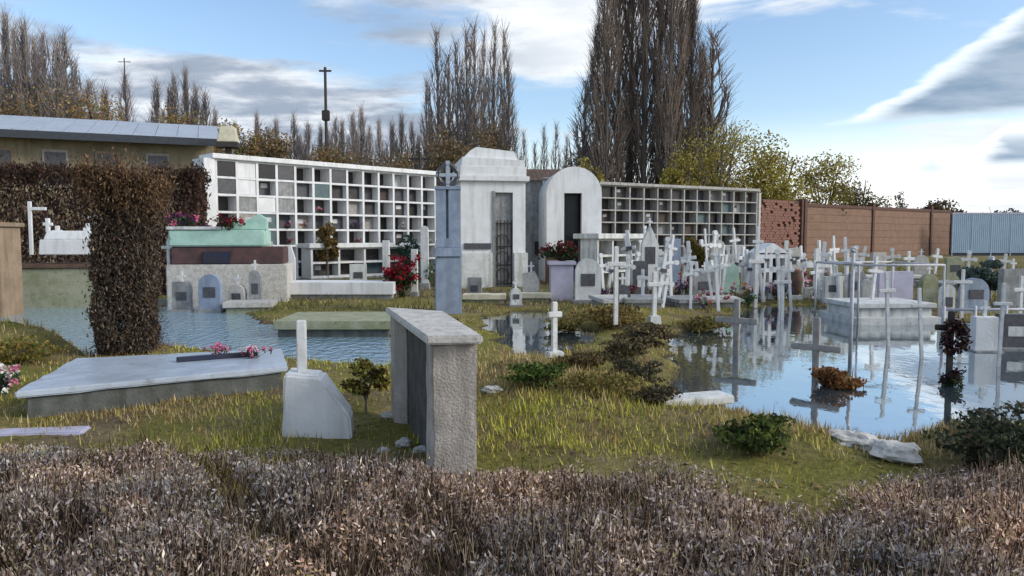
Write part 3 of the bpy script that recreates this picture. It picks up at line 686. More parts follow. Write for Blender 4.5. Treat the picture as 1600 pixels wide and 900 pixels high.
for i, (px, top, wp, cs, lb) in enumerate(((95, 118, 150, BROWN, 'broad brown leafless-looking tree under the poplars behind the grey roof'), (40, 135, 90, BROWN, 'brown tree behind the left end of the grey roof'), (160, 146, 80, OCHRE, 'ochre brown bush behind the middle of the grey roof'), (296, 164, 90, OCHRE, 'orange-brown tree by the end of the grey roof'), (372, 186, 80, OCHRE, 'olive-brown tree above the left end of the niche wall'), (430, 196, 90, BROWN, 'dull brown tree above the third niche column'), (500, 212, 90, BROWN + OCHRE, 'dull brown bush by the lamp post behind the niche wall'), (570, 222, 90, BROWN, 'low grey-brown bush behind the middle of the niche wall'), (640, 226, 80, BROWN, 'low reddish-brown bush behind the right end of the niche wall'), (700, 190, 70, BROWN, 'grey-brown tree at the foot of the chapel poplar clump'), (760, 190, 70, BROWN, 'brown tree right behind the square chapel parapet'))):
    ftree(px, top, 58 + (i % 4) * 2, wp * 1.45, 5200, cs, lb, seed=30 + i, leaf=.12, lobes=22)

# dark hedge mass behind the left graves and the clipped column shrub
def hedge(name, label, cat, loc, Lx, Ly, H, n, cols, leaf, rz=0, flare=0.0, seed=1, top_cols=None, wts=None):
    g = np.random.default_rng(seed); t = thing(name, label, cat, loc, rz)
    u = g.uniform(-1, 1, (n, 3)); shell = g.random(n) < .75
    ax = g.integers(0, 3, n); sg = np.sign(g.uniform(-1, 1, n)); idx = np.arange(n)
    u[idx[shell], ax[shell]] = (sg * (1 - np.abs(g.normal(0, .1, n))))[shell]
    zn = (u[:, 2] + 1) / 2; bulge = 1 + flare * np.clip((zn - .72) / .28, 0, 1) * (1 - np.clip((zn - .96) / .04, 0, 1) * .4)
    P = np.stack([u[:, 0] * Lx / 2 * bulge, u[:, 1] * Ly / 2 * bulge, zn * H], 1)
    nz = (fbm(P[:, 0] * 3 + P[:, 1] * 1.7, P[:, 2] * 2.2, seed) - .5); P[:, 0] += nz * .16 * np.sign(u[:, 0]); P[:, 1] += nz * .16 * np.sign(u[:, 1]); P[:, 2] *= 1 + (fbm(P[:, 0] * 2.6, P[:, 1] * 2.6, seed + 4) - .5) * .16
    rxy = np.maximum(np.abs(u[:, 0]), np.abs(u[:, 1])); cut = (np.abs(u[:, 0]) ** 4 + np.abs(u[:, 1]) ** 4) ** .25
    P[:, :2] *= (rxy / np.maximum(cut, 1e-6))[:, None] if Lx < 2 else 1
    big_ = (fbm(P[:, 0] * 1.6 + 5 + P[:, 1], P[:, 2] * 1.3, seed + 9) - .5); P[:, 0] += big_ * .3 * u[:, 0]; P[:, 1] += big_ * .3 * u[:, 1]
    stray = g.random(n) < .16; P[stray] += g.normal(0, .055, (stray.sum(), 3)); tops = stray & (zn > .85); P[tops, 2] += np.abs(g.normal(0, .1, tops.sum()))
    up = np.tile([[0, 0, 1.]], (n, 1)) + g.normal(0, .45, (n, 3))
    V, Fc = leaves(P, g.uniform(.7, 1.6, n) * leaf, g.uniform(.25, .5, n) * leaf, None, up)
    c = pick(cols, n, wts)
    if top_cols is not None:
        ct = pick(top_cols, n); f = (zn[:, None] > .8 + g.normal(0, .05, (n, 1))); c = np.where(f, ct, c)
    np_mesh('foliage', V, Fc, 'leaf', t, np.repeat(c, 4, 0))
    m = MB()
    for i in range(max(3, int(Lx * 2))):
        x = (g.random() - .5) * Lx * .7; y = (g.random() - .5) * Ly * .5
        m.tube((x, y, -.1), (x * 1.1, y * 1.1, H * .9), .03, .012, 6)
    m.build('stems', 'bark', t)
    return t
p = gp(203, 556)
hedge('column_shrub', 'dense dark brown clipped column shrub with flared top beside the pale slab grave', 'shrub', (p.x * (p.y + .4) / p.y, p.y + .4, p.z - .05), .74, .7, 2.36, 52000, ((84, 74, 66), (112, 98, 84), (58, 54, 52), (150, 134, 116), (96, 74, 58)), .026, .2, .26, 5, ((130, 104, 76), (108, 86, 66), (90, 72, 58)), (4, 3, 4, 1.2, 2))
hp = AT(96, 400, 19.5)
hedge('dry_hedge', 'tall dark reddish-brown hedge running under the grey-roofed building', 'hedge', (hp.x, hp.y, .05), 7.0, 1.2, 3.3, 56000, ((102, 78, 72), (80, 66, 58), (120, 94, 74), (74, 58, 58)), .06, R(12), .05, 6, ((96, 74, 60), (70, 56, 50)))
for i, (px, py, hh, ww, cs, lb) in enumerate(((512, 436, 92, 44, ((128, 104, 56), (100, 84, 48), (150, 126, 78)), 'yellow-brown dying shrub standing against the long niche wall'), (1085, 448, 84, 42, ((134, 112, 60), (108, 92, 50), (96, 100, 50)), 'yellow-brown bush among the crosses before the distant niche grid'), (1540, 470, 68, 80, ((84, 100, 92), (70, 84, 76), (100, 112, 104)), 'grey-green bush among the railings near the metal sheet wall'))):
    p = gp(px, py); kk = 1 / PPM(p.y); leafy('shrub', lb, 'shrub', p, hh * kk, ww * kk, 3600, cs, None, .05, .2, seed=60 + i, lobes=12)
p = gp(572, 640); leafy('shrub', 'small yellow-green plant turning brown beside the concrete tomb post', 'shrub', (p.x, p.y, p.z), .46, .40, 900, ((168, 170, 84), (140, 130, 60), (98, 70, 44), (70, 48, 34)), (3, 2, 2, 2), .028, .2, seed=70, lobes=9, nsub=40)

for i, (px, py, h_, w_, cs, lb, nl) in enumerate((
    (838, 606, .26, .75, ((74, 96, 40), (96, 116, 50), (56, 72, 34)), 'low green leafy plant on the grassy left rim of the large pool', 1600),
    (955, 508, .42, 1.7, ((150, 128, 72), (124, 108, 62), (100, 84, 54)), 'straw-coloured dry clump on the mound by the tall white cross', 2200),
    (1100, 516, .34, 1.2, ((138, 124, 70), (110, 108, 56), (96, 84, 54)), 'tawny dry clump behind the weathered cross in the pool', 1600),
    (1545, 716, .30, .8, ((60, 70, 48), (80, 86, 62), (48, 50, 42)), 'dark green low shrub at the near right rim of the pool', 1900),
    (1600, 690, .26, .7, ((84, 88, 74), (66, 70, 58), (104, 100, 84)), 'grey-green low shrub beside the dark one at the pool rim', 1500),
    (1180, 700, .22, .6, ((76, 92, 40), (96, 104, 48), (58, 66, 38)), 'dark olive clump on the near bank below the lilac kerb stone', 1500),
    (700, 512, .2, .5, ((96, 104, 52), (120, 116, 66)), 'small weed clump behind the concrete tomb cap', 500),
    (905, 575, .22, .8, ((120, 100, 62), (92, 88, 48), (76, 62, 46)), 'brown weed clump on the muddy bank between the two right pools', 1500),
    (960, 560, .30, .9, ((84, 78, 56), (66, 62, 46), (104, 92, 64)), 'dark brown brush on the muddy bank between the pools', 1900),
    (1000, 590, .26, .8, ((74, 74, 54), (92, 86, 62), (58, 54, 44)), 'dark olive brush at the left shore of the large pool', 1700),
    (940, 610, .2, .8, ((120, 112, 60), (96, 96, 48), (140, 120, 76)), 'olive-straw weed clump on the grass right of the green plant', 1500),
    (1010, 540, .3, .9, ((96, 84, 62), (74, 66, 52), (120, 104, 74)), 'tangled grey-brown brush below the cross with foot block', 1700),
    (880, 520, .24, .8, ((130, 118, 66), (104, 98, 54)), 'olive dry clump beside the short white cross', 1300),
    (1020, 625, .16, .6, ((90, 84, 60), (70, 64, 50)), 'low brown brush at the end of the lilac kerb stone', 1000),
    (1312, 604, .28, .66, ((140, 94, 52), (118, 78, 46), (164, 126, 80), (92, 66, 44)), 'russet dry grass tuft standing in the pool behind the grey wooden cross', 2200),
    (30, 556, .34, 1.2, ((150, 120, 66), (118, 116, 54), (96, 100, 46)), 'brown and green clump on the mound left of the column shrub', 2200))):
    p = gp(px, py); leafy('weed_clump', lb, 'plant', (p.x, p.y, p.z - .03), h_, w_, nl, cs, None, .024 if p.y < 9 else .034, .15, limbs=6, seed=90 + i, lobes=26, nsub=90, zlo=.02)

# ------------------------------------------------------------------ poles
def pole(px, top, y, r, label, lamp=None):
    (x, yy, z), h = far(px, top, y); t = thing('utility_pole', label, 'pole', (x, yy, -.2))
    MB().tube((0, 0, 0), (0, 0, h), r, r * .7, 8).build('shaft', 'iron', t)
    if lamp:
        hz_ = (HOR - lamp) / PPM(y) + EYE
        MB().box(-.3, .3, -.22, .22, hz_ - .5, hz_ + .35).build('transformer', 'iron', t, .05)
    MB().tube((-.5, 0, h - .3), (.5, 0, h - .3), r * .5, n=6).build('crossarm', 'iron', t)
pole(513, 106, 62, .16, 'dark utility pole with box rising behind the niche wall', 178)
pole(946, 150, 50, .07, 'thin grey pole in front of the great dark poplar clump')
pole(205, 92, 60, .06, 'thin faint pole behind the grey metal roof')
pole(658, 232, 34, .09, 'short pale post behind the right end of the niche wall')

# ------------------------------------------------------------------ graves: builders
def cross(px, top, base, arm_y, arm_w, label, m='paint', th_px=7, rz=0.0, group=None, kind='plain', name='cross', foot=None, sink=.12, lean=0):
    p = gp(px, base); k = 1 / PPM(p.y); H = (base - top) * k; za = (base - arm_y) * k; aw = arm_w * k / max(.5, math.cos(rz)); tw = th_px * k / 2
    t = thing(name, label, 'cross', (p.x, p.y, p.z), rz, group); t.rotation_euler.y = lean
    if kind == 'pipe':
        MB().tube((0, 0, -sink), (0, 0, H), tw, tw * .9, 8).build('post', m, t, smooth=True)
        MB().tube((-aw, 0, za), (aw, 0, za), tw * .9, n=8).build('arm', m, t, smooth=True)
        MB().rock((0, 0, H), tw * 1.7, 3, 1).build('finial', m, t)
    else:
        MB().box(-tw, tw, -tw * .7, tw * .7, -sink, H).build('post', m, t, min(.01, tw * .25))
        MB().box(-aw, aw, -tw * .7 - .012, tw * .7 - .008, za - tw, za + tw).build('arm', m, t, min(.01, tw * .25))
        if kind == 'trefoil':
            for (x, z) in ((-aw, za), (aw, za), (0, H)): MB().tube((x, -tw * .8 - .014, z), (x, tw * .6, z), tw * 1.5, n=12).build('trefoil_end', m, t)
        if kind == 'plate':
            MB().box(-aw * .45, aw * .45, -tw - .03, -tw * .7 - .013, za - tw * 1.2, za + tw * .9).build('name_plate', 'granite', t)
    if foot:
        fw = foot * k; MB().box(-fw, fw, -fw * .8, fw * .8, -.1, fw * .9, taper=fw * .12).build('foot_block', 'white2', t, .012)
    return t
def stele(px, top, base, wpx, label, m='white2', shape='round', rz=0.0, group=None, thick=.16, plaque=True):
    p = gp(px, base); k = 1 / PPM(p.y); H = (base - top) * k; W = wpx * k / 2
    t = thing('headstone', label, 'headstone', (p.x, p.y, p.z - .05), rz, group)
    if shape == 'round': pts = [(-W, 0), (W, 0), (W, H - W)] + [(W * math.cos(a), H - W + W * math.sin(a)) for a in np.linspace(.15, math.pi - .15, 9)] + [(-W, H - W)]
    elif shape == 'point': pts = [(-W, 0), (W, 0), (W * .9, H * .72), (W * .35, H * .9), (0, H), (-W * .35, H * .9), (-W * .9, H * .72)]
    elif shape == 'slant': pts = [(-W, 0), (W, 0), (W, H * .7), (W * .4, H), (-W, H * .93)]
    else: pts = [(-W, 0), (W, 0), (W, H), (-W, H)]
    MB().prism(pts, -thick / 2, thick / 2).build('stone', m, t, .008)
    MB().box(-W * 1.25, W * 1.25, -thick * 1.2, thick * 1.2, -.1, H * .13).build('base', 'grey', t, .01)
    if plaque and random.random() < .3:
        MB().box(-.02, .02, -.02, .02, H - .02, H + .22).box(-.07, .07, -.018, .018, H + .1, H + .14).build('finial_cross', 'paint', t)
    if plaque and random.random() < .55: MB().box(-W * .55, W * .55, -thick / 2 - .012, -thick / 2 + .004, H * .42, H * .68).build('plaque', 'granite' if m != 'granite' else 'white2', t, .004)
    return t
def tomb(c, rz, Lx, Ly, Hh, label, top='white2', body='white2', over=.06, slab=.09, base_step=.0, name='tomb', group=None, z=None, bev=.012):
    t = thing(name, label, 'tomb', (c[0], c[1], (th(c[0], c[1]) if z is None else z) - .06), rz, group)
    if base_step: MB().box(-Lx / 2 - base_step, Lx / 2 + base_step, -Ly / 2 - base_step, Ly / 2 + base_step, -.05, .14).build('plinth', body, t, bev)
    MB().box(-Lx / 2 + over, Lx / 2 - over, -Ly / 2 + over, Ly / 2 - over, -.1, Hh - slab).build('body', body, t, bev)
    MB().box(-Lx / 2, Lx / 2, -Ly / 2, Ly / 2, Hh - slab, Hh).build('top_slab', top, t, bev)
    return t
def flowers(loc, w, h, cols, label, n=26, group=None, leafcol=((40, 70, 44), (58, 84, 50)), name='flower_bunch', seed=1):
    g = np.random.default_rng(seed); t = thing(name, label, 'flowers', loc, 0, group)
    P = np.stack([g.normal(0, .32, n) * w, g.normal(0, .25, n) * w, np.clip(.55 + g.normal(0, .2, n), .12, 1) * h], 1)
    q = 14; PP = np.repeat(P, q, 0) + g.normal(0, .07 * w, (n * q, 3)); c = np.repeat(np.repeat(pick(cols, n), q, 0), 4, 0)
    V, Fc = leaves(PP, np.full(n * q, .07 * w), np.full(n * q, .05 * w)); np_mesh('blossoms', V, Fc, 'leaf', t, c)
    S = np.tile([[0, 0, -.02]], (n, 1)) + g.normal(0, .05 * w, (n, 3)) * [1, 1, 0]
    V1, F1 = sticks(S, P, np.full(n, .008 * w + .001), np.full(n, .006 * w + .001))
    nl = n * 5; V2, F2 = leaves(P[g.integers(0, n, nl)] * [.95, .95, .75] + g.normal(0, .08 * w, (nl, 3)), np.full(nl, .11 * w), np.full(nl, .045 * w))
    np_mesh('stems_and_leaves', np.concatenate([V1, V2]), np.concatenate([F1, F2 + len(V1)]), 'leaf', t, np.concatenate([np.repeat(pick(leafcol, n), 6, 0), np.repeat(pick(leafcol, nl), 4, 0)]))
    return t
RED = ((140, 24, 40), (110, 20, 34), (170, 60, 80)); PINK = ((220, 130, 160), (196, 96, 130), (235, 190, 200)); PURP = ((120, 60, 110), (90, 50, 96)); WHT = ((225, 222, 215), (200, 195, 190)); MIXF = ((200, 60, 80), (225, 215, 200), (200, 150, 60), (120, 80, 150))

# --- foreground concrete tomb post with cap (the upright box)
z1 = 1.0
a = G(666, 524, z1); b_ = G(752, 523, z1); rz = math.atan2(b_.y - a.y, b_.x - a.x)
fl = Vector((a.x, a.y, 0)); ex = Vector((math.cos(rz), math.sin(rz), 0)); bl = G(604, 480, z1); br = G(692, 486, z1)
t = thing('tomb_post', 'rough brown-grey concrete tomb with upright post front and beige cap slab', 'tomb', (fl.x, fl.y, th(fl.x, fl.y) - .08), 0)
zz0 = t.location.z
def loc2(v): return (v.x - fl.x, v.y - fl.y)
FL, FR, BL, BR = (0, 0), loc2(b_), loc2(bl), loc2(br)
def lerp(p, q, f): return (p[0] + (q[0] - p[0]) * f, p[1] + (q[1] - p[1]) * f)
def quadbox(m, q, z0, z1):
    m.add([(p[0], p[1], z0) for p in q] + [(p[0], p[1], z1) for p in q], [(3, 2, 1, 0), (4, 5, 6, 7), (0, 1, 5, 4), (1, 2, 6, 5), (2, 3, 7, 6), (3, 0, 4, 7)])
    return m
def bil(u, v): return lerp(lerp(FL, FR, u), lerp(BL, BR, u), v)
quadbox(MB(), [bil(-.02, -.02), bil(1.02, -.02), bil(1.02, 1.01), bil(-.02, 1.01)], z1 - .055 - zz0, z1 - zz0).build('cap_slab', 'stone', t, .012)
quadbox(MB(), [bil(.11, .02), bil(.94, .02), bil(.94, .13), bil(.11, .13)], 0, z1 - .057 - zz0).build('front_post', 'concrete', t, .014)
quadbox(MB(), [bil(.30, .132), bil(.93, .132), bil(.93, .97), bil(.30, .97)], 0, z1 - .058 - zz0).build('long_wall', 'concrete_shaded', t, .01)
quadbox(MB(), [bil(.05, .84), bil(.298, .84), bil(.298, .97), bil(.05, .97)], 0, z1 - .059 - zz0).build('rear_post', 'concrete', t, .012)

# --- white wedge grave with broken post
p = gp(492, 684); t = thing('wedge_grave', 'white plastered wedge-shaped grave base with one sloping side and slim white post', 'grave', (p.x, p.y, p.z - .05), R(8))
k = 1 / PPM(p.y)
MB().prism([(-52 * k, 0), (58 * k, 0), (56 * k, 42 * k), (10 * k, 108 * k), (-46 * k, 114 * k)], 0, .30).build('base_block', 'white', t, .02)
MB().box(-29 * k, -14 * k, .1, .16, 110 * k, 196 * k).build('post', 'paint', t, .008)

# --- long pale slab grave on the left
zt = .34; a = G(22, 612, zt); b_ = G(450, 572, zt); c = G(118, 559, zt); d = G(440, 545, zt)
t = thing('slab_grave', 'long pale bluish slab grave with dark stained side in front of the column shrub', 'grave', (a.x, a.y, 0), 0)
def rel(v): return (v.x - a.x, v.y - a.y)
q4 = [(0, 0), rel(b_), rel(d), rel(c)]
cx_ = (sum(p[0] for p in q4) / 4, sum(p[1] for p in q4) / 4)
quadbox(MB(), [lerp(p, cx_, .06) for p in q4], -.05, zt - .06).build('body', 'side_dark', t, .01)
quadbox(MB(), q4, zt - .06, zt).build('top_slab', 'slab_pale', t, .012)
b0, b1 = G(276, 566, zt), G(402, 556, zt)
m = MB(); r0, r1 = rel(b0), rel(b1); dv = Vector((r1[0] - r0[0], r1[1] - r0[1])).normalized(); nv = Vector((-dv.y, dv.x)) * .035
quadbox(m, [(r0[0] - nv.x, r0[1] - nv.y), (r1[0] - nv.x, r1[1] - nv.y), (r1[0] + nv.x, r1[1] + nv.y), (r0[0] + nv.x, r0[1] + nv.y)], zt + .002, zt + .05); m.build('inset_bar', 'navy', t, .006)
for i, (px, py, lb) in enumerate(((342, 556, 'pink flowers lying on the pale slab grave by its dark bar'), (396, 560, 'pink and green flower bunch at the right end of the pale slab grave'))):
    f = G(px, py, zt); flowers((f.x, f.y, zt), .17, .14, PINK, lb, 16, seed=i + 2)
f = gp(414, 600); flowers((f.x, f.y, f.z - .02), .22, .14, RED + ((190, 60, 60),), 'small red flowers in greenery at the foot of the pale slab grave', 10, seed=9)
f = gp(6, 612); flowers((f.x, f.y, f.z - .02), .3, .34, PINK + WHT, 'pale pink bouquet at the left end of the pale slab grave', 22, seed=11)
p = gp(60, 676); t = tomb((p.x, p.y), R(8), .7, .2, .08, 'flat lavender-grey stone plate lying at the edge of the dry ground cover', 'lavender', 'grey', slab=.04)

# --- left background graves
p = gp(94, 468); rr = R(6)
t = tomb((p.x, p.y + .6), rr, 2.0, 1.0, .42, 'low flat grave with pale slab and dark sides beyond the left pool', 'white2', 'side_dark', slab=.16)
yl = 16.5; kk = 1 / PPM(yl)
c0 = AT(72, 400, yl); t = tomb((c0.x, c0.y + .6), R(8), 165 * kk, 1.2, (468 - 384) * kk + .05, 'olive-brown raised tomb carrying the white shrine beside the column shrub', 'brownstone', 'mossy', over=.05)
zt0 = (468 - 384) * kk
c1 = AT(98, 400, yl + .1); t = thing('white_shrine', 'white shrine with pinnacles standing on the olive-brown raised tomb', 'shrine', (c1.x, c1.y + .35, zt0), R(8))
MB().box(-42 * kk, 42 * kk, -.25, .25, 0, 24 * kk, taper=.02).build('base', 'white', t, .015)
MB().box(-36 * kk, 38 * kk, -.2, .2, 24 * kk, 38 * kk, taper=.06).build('step', 'white', t, .015)
for x, zt_ in ((-34, 58), (-20, 46), (26, 50), (34, 70)):
    MB().box(x * kk - .04, x * kk + .04, -.04, .04, 36 * kk, zt_ * kk).box(x * kk - .1, x * kk + .1, -.035, .035, (zt_ - 12) * kk, (zt_ - 7) * kk).build('pinnacle_cross', 'white', t, .008)
c1 = AT(36, 400, yl - .15); t = thing('cross', 'thin tall white cross at the left end of the raised olive-brown tomb', 'cross', (c1.x, c1.y + .3, zt0), R(8))
MB().box(-.035, .035, -.03, .03, 0, 84 * kk).build('post', 'white', t, .006); MB().box(-.0, 24 * kk, -.028, .028, 70 * kk, 75 * kk).build('arm', 'white', t, .006)
p = AT(4, 400, 15.0); tomb((p.x - .3, p.y), R(5), 1.0, .9, (470 - 300) / PPM(15.0) - .2, 'tan stone tomb block left of the thin tall white cross', 'tan', 'tan', name='tomb')
# mint tomb
ym = 17.0; kk = 1 / PPM(ym); c0 = AT(338, 400, ym); zb_ = (480 - 386) * kk
t = thing('tomb', 'mint green painted tomb with raised headboard on a dark maroon base', 'tomb', (c0.x, c0.y, 0), R(10))
MB().box(-68 * kk, 100 * kk, .05, 1.1, zb_ - 28 * kk, zb_ - .01).build('base', 'maroon', t, .02)
MB().box(-74 * kk, 106 * kk, -.05, 1.2, -.1, zb_ - 28 * kk - .003).build('plinth', 'stone', t, .02)
MB().box(-70 * kk, 72 * kk, 0, 1.15, zb_, zb_ + 26 * kk).build('body', 'mint', t, .03)
MB().prism([(10 * kk, zb_ + 26 * kk), (74 * kk, zb_ + 26 * kk), (74 * kk, zb_ + 44 * kk), (62 * kk, zb_ + 52 * kk), (44 * kk, zb_ + 42 * kk), (26 * kk, zb_ + 40 * kk)], .3, .55).build('headboard', 'mint', t, .02)
MB().box(-72 * kk, 8 * kk, -.03, 1.17, zb_ + 26 * kk, zb_ + 31 * kk).build('rim', 'white2', t, .01)
MB().box(-20 * kk, 20 * kk, -.02, .06, zb_ - 27 * kk, zb_ - 8 * kk).build('niche_door', 'navy', t, .01)
f = AT(274, 352, ym - .1); flowers((f.x, f.y + .4, zb_ + .05 + 26 * kk), .5, .38, PURP + PINK[1:2], 'magenta and purple flowers at the left end of the mint tomb', 24, seed=3)
f = AT(352, 344, ym - .1); flowers((f.x, f.y + .2, zb_ + 26 * kk), .45, .34, RED + ((60, 20, 30),), 'dark red wreath in front of the mint tomb headboard', 22, seed=4)
cross(266, 372, 478, 386, 10, 'narrow white cross left of the maroon base under the mint tomb', th_px=5)
stele(300, 410, 476, 60, 'broad pale grey headstone under the left of the mint tomb', 'white2', 'flat', R(8))
stele(452, 380, 450, 20, 'bright white post-like headstone right of the maroon tomb base', 'white', 'slant', R(8), plaque=False)
stele(426, 386, 448, 22, 'grey headstone with pale edge leaning by the bright white post stone', 'grey', 'round', R(4))
# white long bench tomb
p0 = G(398, 474); p1 = G(614, 474)
tomb(((p0.x + p1.x) / 2, p0.y + .55), 0, p1.x - p0.x, 1.0, .46, 'long white bench-like tomb with grey underside before the low niche block', 'white', 'grey', slab=.3)
# mossy low tomb with dark hollow side
p0 = G(424, 528); p1 = G(612, 526)
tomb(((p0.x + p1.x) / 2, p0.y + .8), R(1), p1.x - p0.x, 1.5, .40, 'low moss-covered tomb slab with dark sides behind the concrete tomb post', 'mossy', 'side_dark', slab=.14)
p0 = G(366, 490); tomb((p0.x + .2, p0.y + .4), R(8), 1.0, .7, .3, 'small beige broken tomb corner beside the left pool', 'stone', 'mossy', slab=.12)
# red bouquet grave with posts
stele(604, 372, 462, 10, 'slim white stone post left of the large red bouquet', 'white2', 'flat', plaque=False)
stele(648, 386, 462, 10, 'slim pinkish-white stone post right of the large red bouquet', 'white2', 'flat', plaque=False)
p = gp(630, 464); k = 1 / PPM(p.y); flowers((p.x, p.y - .1, p.z), 46 * k, 66 * k, RED, 'large deep red bouquet on a grave beside the blue-grey pillar', 46, seed=5)
p = gp(632, 444); k = 1 / PPM(p.y); flowers((p.x, p.y + .3, p.z), 36 * k, 84 * k, ((60, 96, 78), (44, 80, 62)), 'tall green artificial wreath behind the large red bouquet', 40, seed=6)
p = gp(668, 452); k = 1 / PPM(p.y); flowers((p.x, p.y, p.z), 26 * k, 50 * k, ((90, 130, 96), (70, 104, 76)), 'green plant between red bouquet and blue-grey pillar', 30, seed=7)
stele(664, 350, 452, 12, 'pink-tinged slender gravestone against the end of the niche wall', 'white2', 'round', plaque=False)

# --- blue-grey pillar monument
p = gp(701, 487); k = 1 / PPM(p.y); t = thing('pillar_monument', 'tall blue-grey stone pillar crowned by an ornate ringed cross', 'monument', (p.x, p.y, p.z - .06), R(4))
h = lambda py: (487 - py) * k + .06
MB().box(-21 * k, 21 * k, -.28, .28, 0, h(400), taper=.015).build('plinth', 'bluegrey', t, .02)
MB().box(-22 * k, 22 * k, -.3, .3, h(400), h(386), taper=.03).build('moulding', 'bluegrey', t, .01)
MB().box(-20 * k, 20 * k, -.24, .24, h(386), h(372), taper=.02).build('step', 'bluegrey', t, .01)
m = MB(); m.box(-19 * k, -3 * k, -.2, .2, h(372), h(297)); m.box(1 * k, 19 * k, -.2, .2, h(372), h(297)); m.box(-3 * k, 1 * k, -.1, .2, h(372), h(297)); m.build('shaft', 'bluegrey', t)
MB().box(-20 * k, 20 * k, -.22, .22, h(297), h(292)).build('capital', 'bluegrey', t, .006)
m = MB(); cz = h(274); rr_ = 15 * k
for a_ in range(20):
    a0, a1 = a_ * math.pi / 10, (a_ + 1) * math.pi / 10
    m.tube((rr_ * math.cos(a0), 0, cz + rr_ * math.sin(a0)), (rr_ * math.cos(a1), 0, cz + rr_ * math.sin(a1)), .055, n=6)
m.build('ring', 'granite', t)
MB().box(-3.4 * k, 3.4 * k, -.05, .05, h(292), h(252)).box(-18 * k, 18 * k, -.046, .046, cz - 3 * k, cz + 3 * k).build('crown_cross', 'slab_pale', t, .01)
# small kerbs in front of the chapels
for px0, px1, py, label, mm in ((722, 790, 480, 'low cream kerb of a grave plot before the square chapel', 'cream'), (796, 862, 478, 'bright cream kerb stone before the arched chapel', 'cream')):
    p0 = G(px0, py); p1 = G(px1, py); tomb(((p0.x + p1.x) / 2, p0.y + .25), 0, p1.x - p0.x, .45, .26, label, mm, 'mossy', slab=.12, name='grave_kerb')
# blue-violet tomb and white curved stone by the arched chapel
p = gp(878, 470); k = 1 / PPM(p.y); tomb((p.x, p.y + .3), 0, 44 * k, .7, 66 * k, 'blue-violet grey tomb box under dark red flowers at the arched chapel door', 'lavender', 'lavender')
flowers((p.x, p.y + .2, p.z - .06 + 66 * k), 42 * k, 28 * k, ((96, 40, 42), (70, 36, 34), (120, 70, 60)), 'dark red flowers on the blue-violet tomb by the arched chapel', 34, seed=8)
stele(918, 400, 474, 40, 'pale round-topped white headstone right of the arched chapel doorway', 'white2', 'round')
flowers((gp(932, 450).x, gp(932, 450).y, gp(932, 450).z), .3, .5, PINK + PURP, 'pink and lilac flowers beside the pale round headstone', 24, seed=10)

for o in list(COL.objects):
    if o.parent and o.parent.name in ('tomb_post', 'wedge_grave', 'slab_grave', 'grave_kerb') and o.type == 'MESH' and o.name.split('.')[0] not in ('inset_bar', 'post', 'cap_slab'): weather(o)

# ------------------------------------------------------------------ crosses and stones in the right middle ground
GRP = 'white crosses crowded before the distant niche grid'
LB = 'small white cross among the crowded graves before the distant niche grid'
for i, (px, top, base, ay, aw) in enumerate(((948, 408, 470, 422, 9), (975, 402, 478, 416, 9), (988, 396, 462, 410, 8), (1038, 402, 474, 418, 9), (1064, 396, 462, 410, 8), (1110, 386, 452, 398, 8), (1126, 398, 466, 414, 10), (1140, 388, 448, 400, 8), (1160, 400, 462, 414, 9), (1228, 392, 448, 404, 8), (1300, 396, 452, 410, 9), (1092, 408, 470, 422, 9), (1004, 420, 482, 434, 9))):
    cross(px, top, base, ay, aw, LB, 'paint', 5, R(random.uniform(-15, 25)), GRP, random.choice(('plain', 'plate', 'trefoil')), lean=R(random.uniform(-9, 9)))
cross(962, 384, 496, 412, 15, 'tall white cross at the edge of the grass left of the pool', 'paint', 7, R(8))
cross(1022, 424, 502, 444, 12, 'white cross with foot block where the grass mound meets the pool', 'paint', 7, R(10), foot=10)
cross(1180, 382, 482, 408, 13, 'slender white cross in front of the white grave house with dark openings', 'paint', 6, R(5))
cross(1275, 388, 466, 414, 19, 'broad white concrete cross on a pale block beside the brown urn', 'white', 8, R(4), foot=18)
cross(1322, 394, 470, 412, 10, 'thin white cross behind the white pipe canopy', 'paint', 5, R(5))
cross(1546, 404, 470, 434, 20, 'white pipe cross in front of the metal sheet wall', 'pipe_white', 6, R(5), kind='pipe')
cross(1592, 430, 520, 452, 14, 'white cross at the right railing before the metal sheet wall', 'paint', 6, R(5))
cross(1502, 420, 500, 440, 14, 'pale cross standing by the railing beside the dark flower cross', 'paint', 5, R(-5))
cross(1418, 392, 450, 404, 10, 'small cross behind the white pipe canopy and broad pale tomb', 'paint', 5, R(8))
cross(866, 470, 562, 490, 11, 'short white cross on a stone foot at the left rim of the large pool', 'paint', 9, R(20), foot=15)
cross(1150, 466, 548, 500, 27, 'pale weathered cross standing in the pool with tilted arm and clear reflection', 'wood_grey', 9, R(-38), kind='plain')
cross(1274, 494, 588, 542, 29, 'grey wooden cross in the pool beside the russet grass tuft', 'wood_grey', 10, R(-40))
cross(1328, 388, 566, 410, 12, 'tall thin iron pipe cross rising from the russet grass tuft in the pool', 'pipe_white', 6, R(-20), kind='pipe')
for px, top, base, lb in ((1388, 424, 540, 'tall slim pale cross in the water before the broad pale tomb'), (1440, 448, 560, 'slim pale cross in the water between broad tomb and dark iron cross'), (1560, 440, 572, 'tall slim pale cross in the water before the dark grey headstone'), (1222, 420, 500, 'slim white cross at the far shore of the large pool'), (1360, 400, 492, 'white cross at the left corner of the pipe canopy')):
    cross(px, top, base, top + (base - top) * .25, 13, lb, 'paint', 5.5, R(random.uniform(-15, 10)), lean=R(random.uniform(-5, 5)))
stele(1014, 350, 452, 30, 'tall pale pointed headstone before the distant niche grid', 'white2', 'point', R(6))
stele(1050, 370, 452, 24, 'blue-grey headstone between the pointed stone and the yellow-brown bush', 'bluegrey', 'flat', R(4))
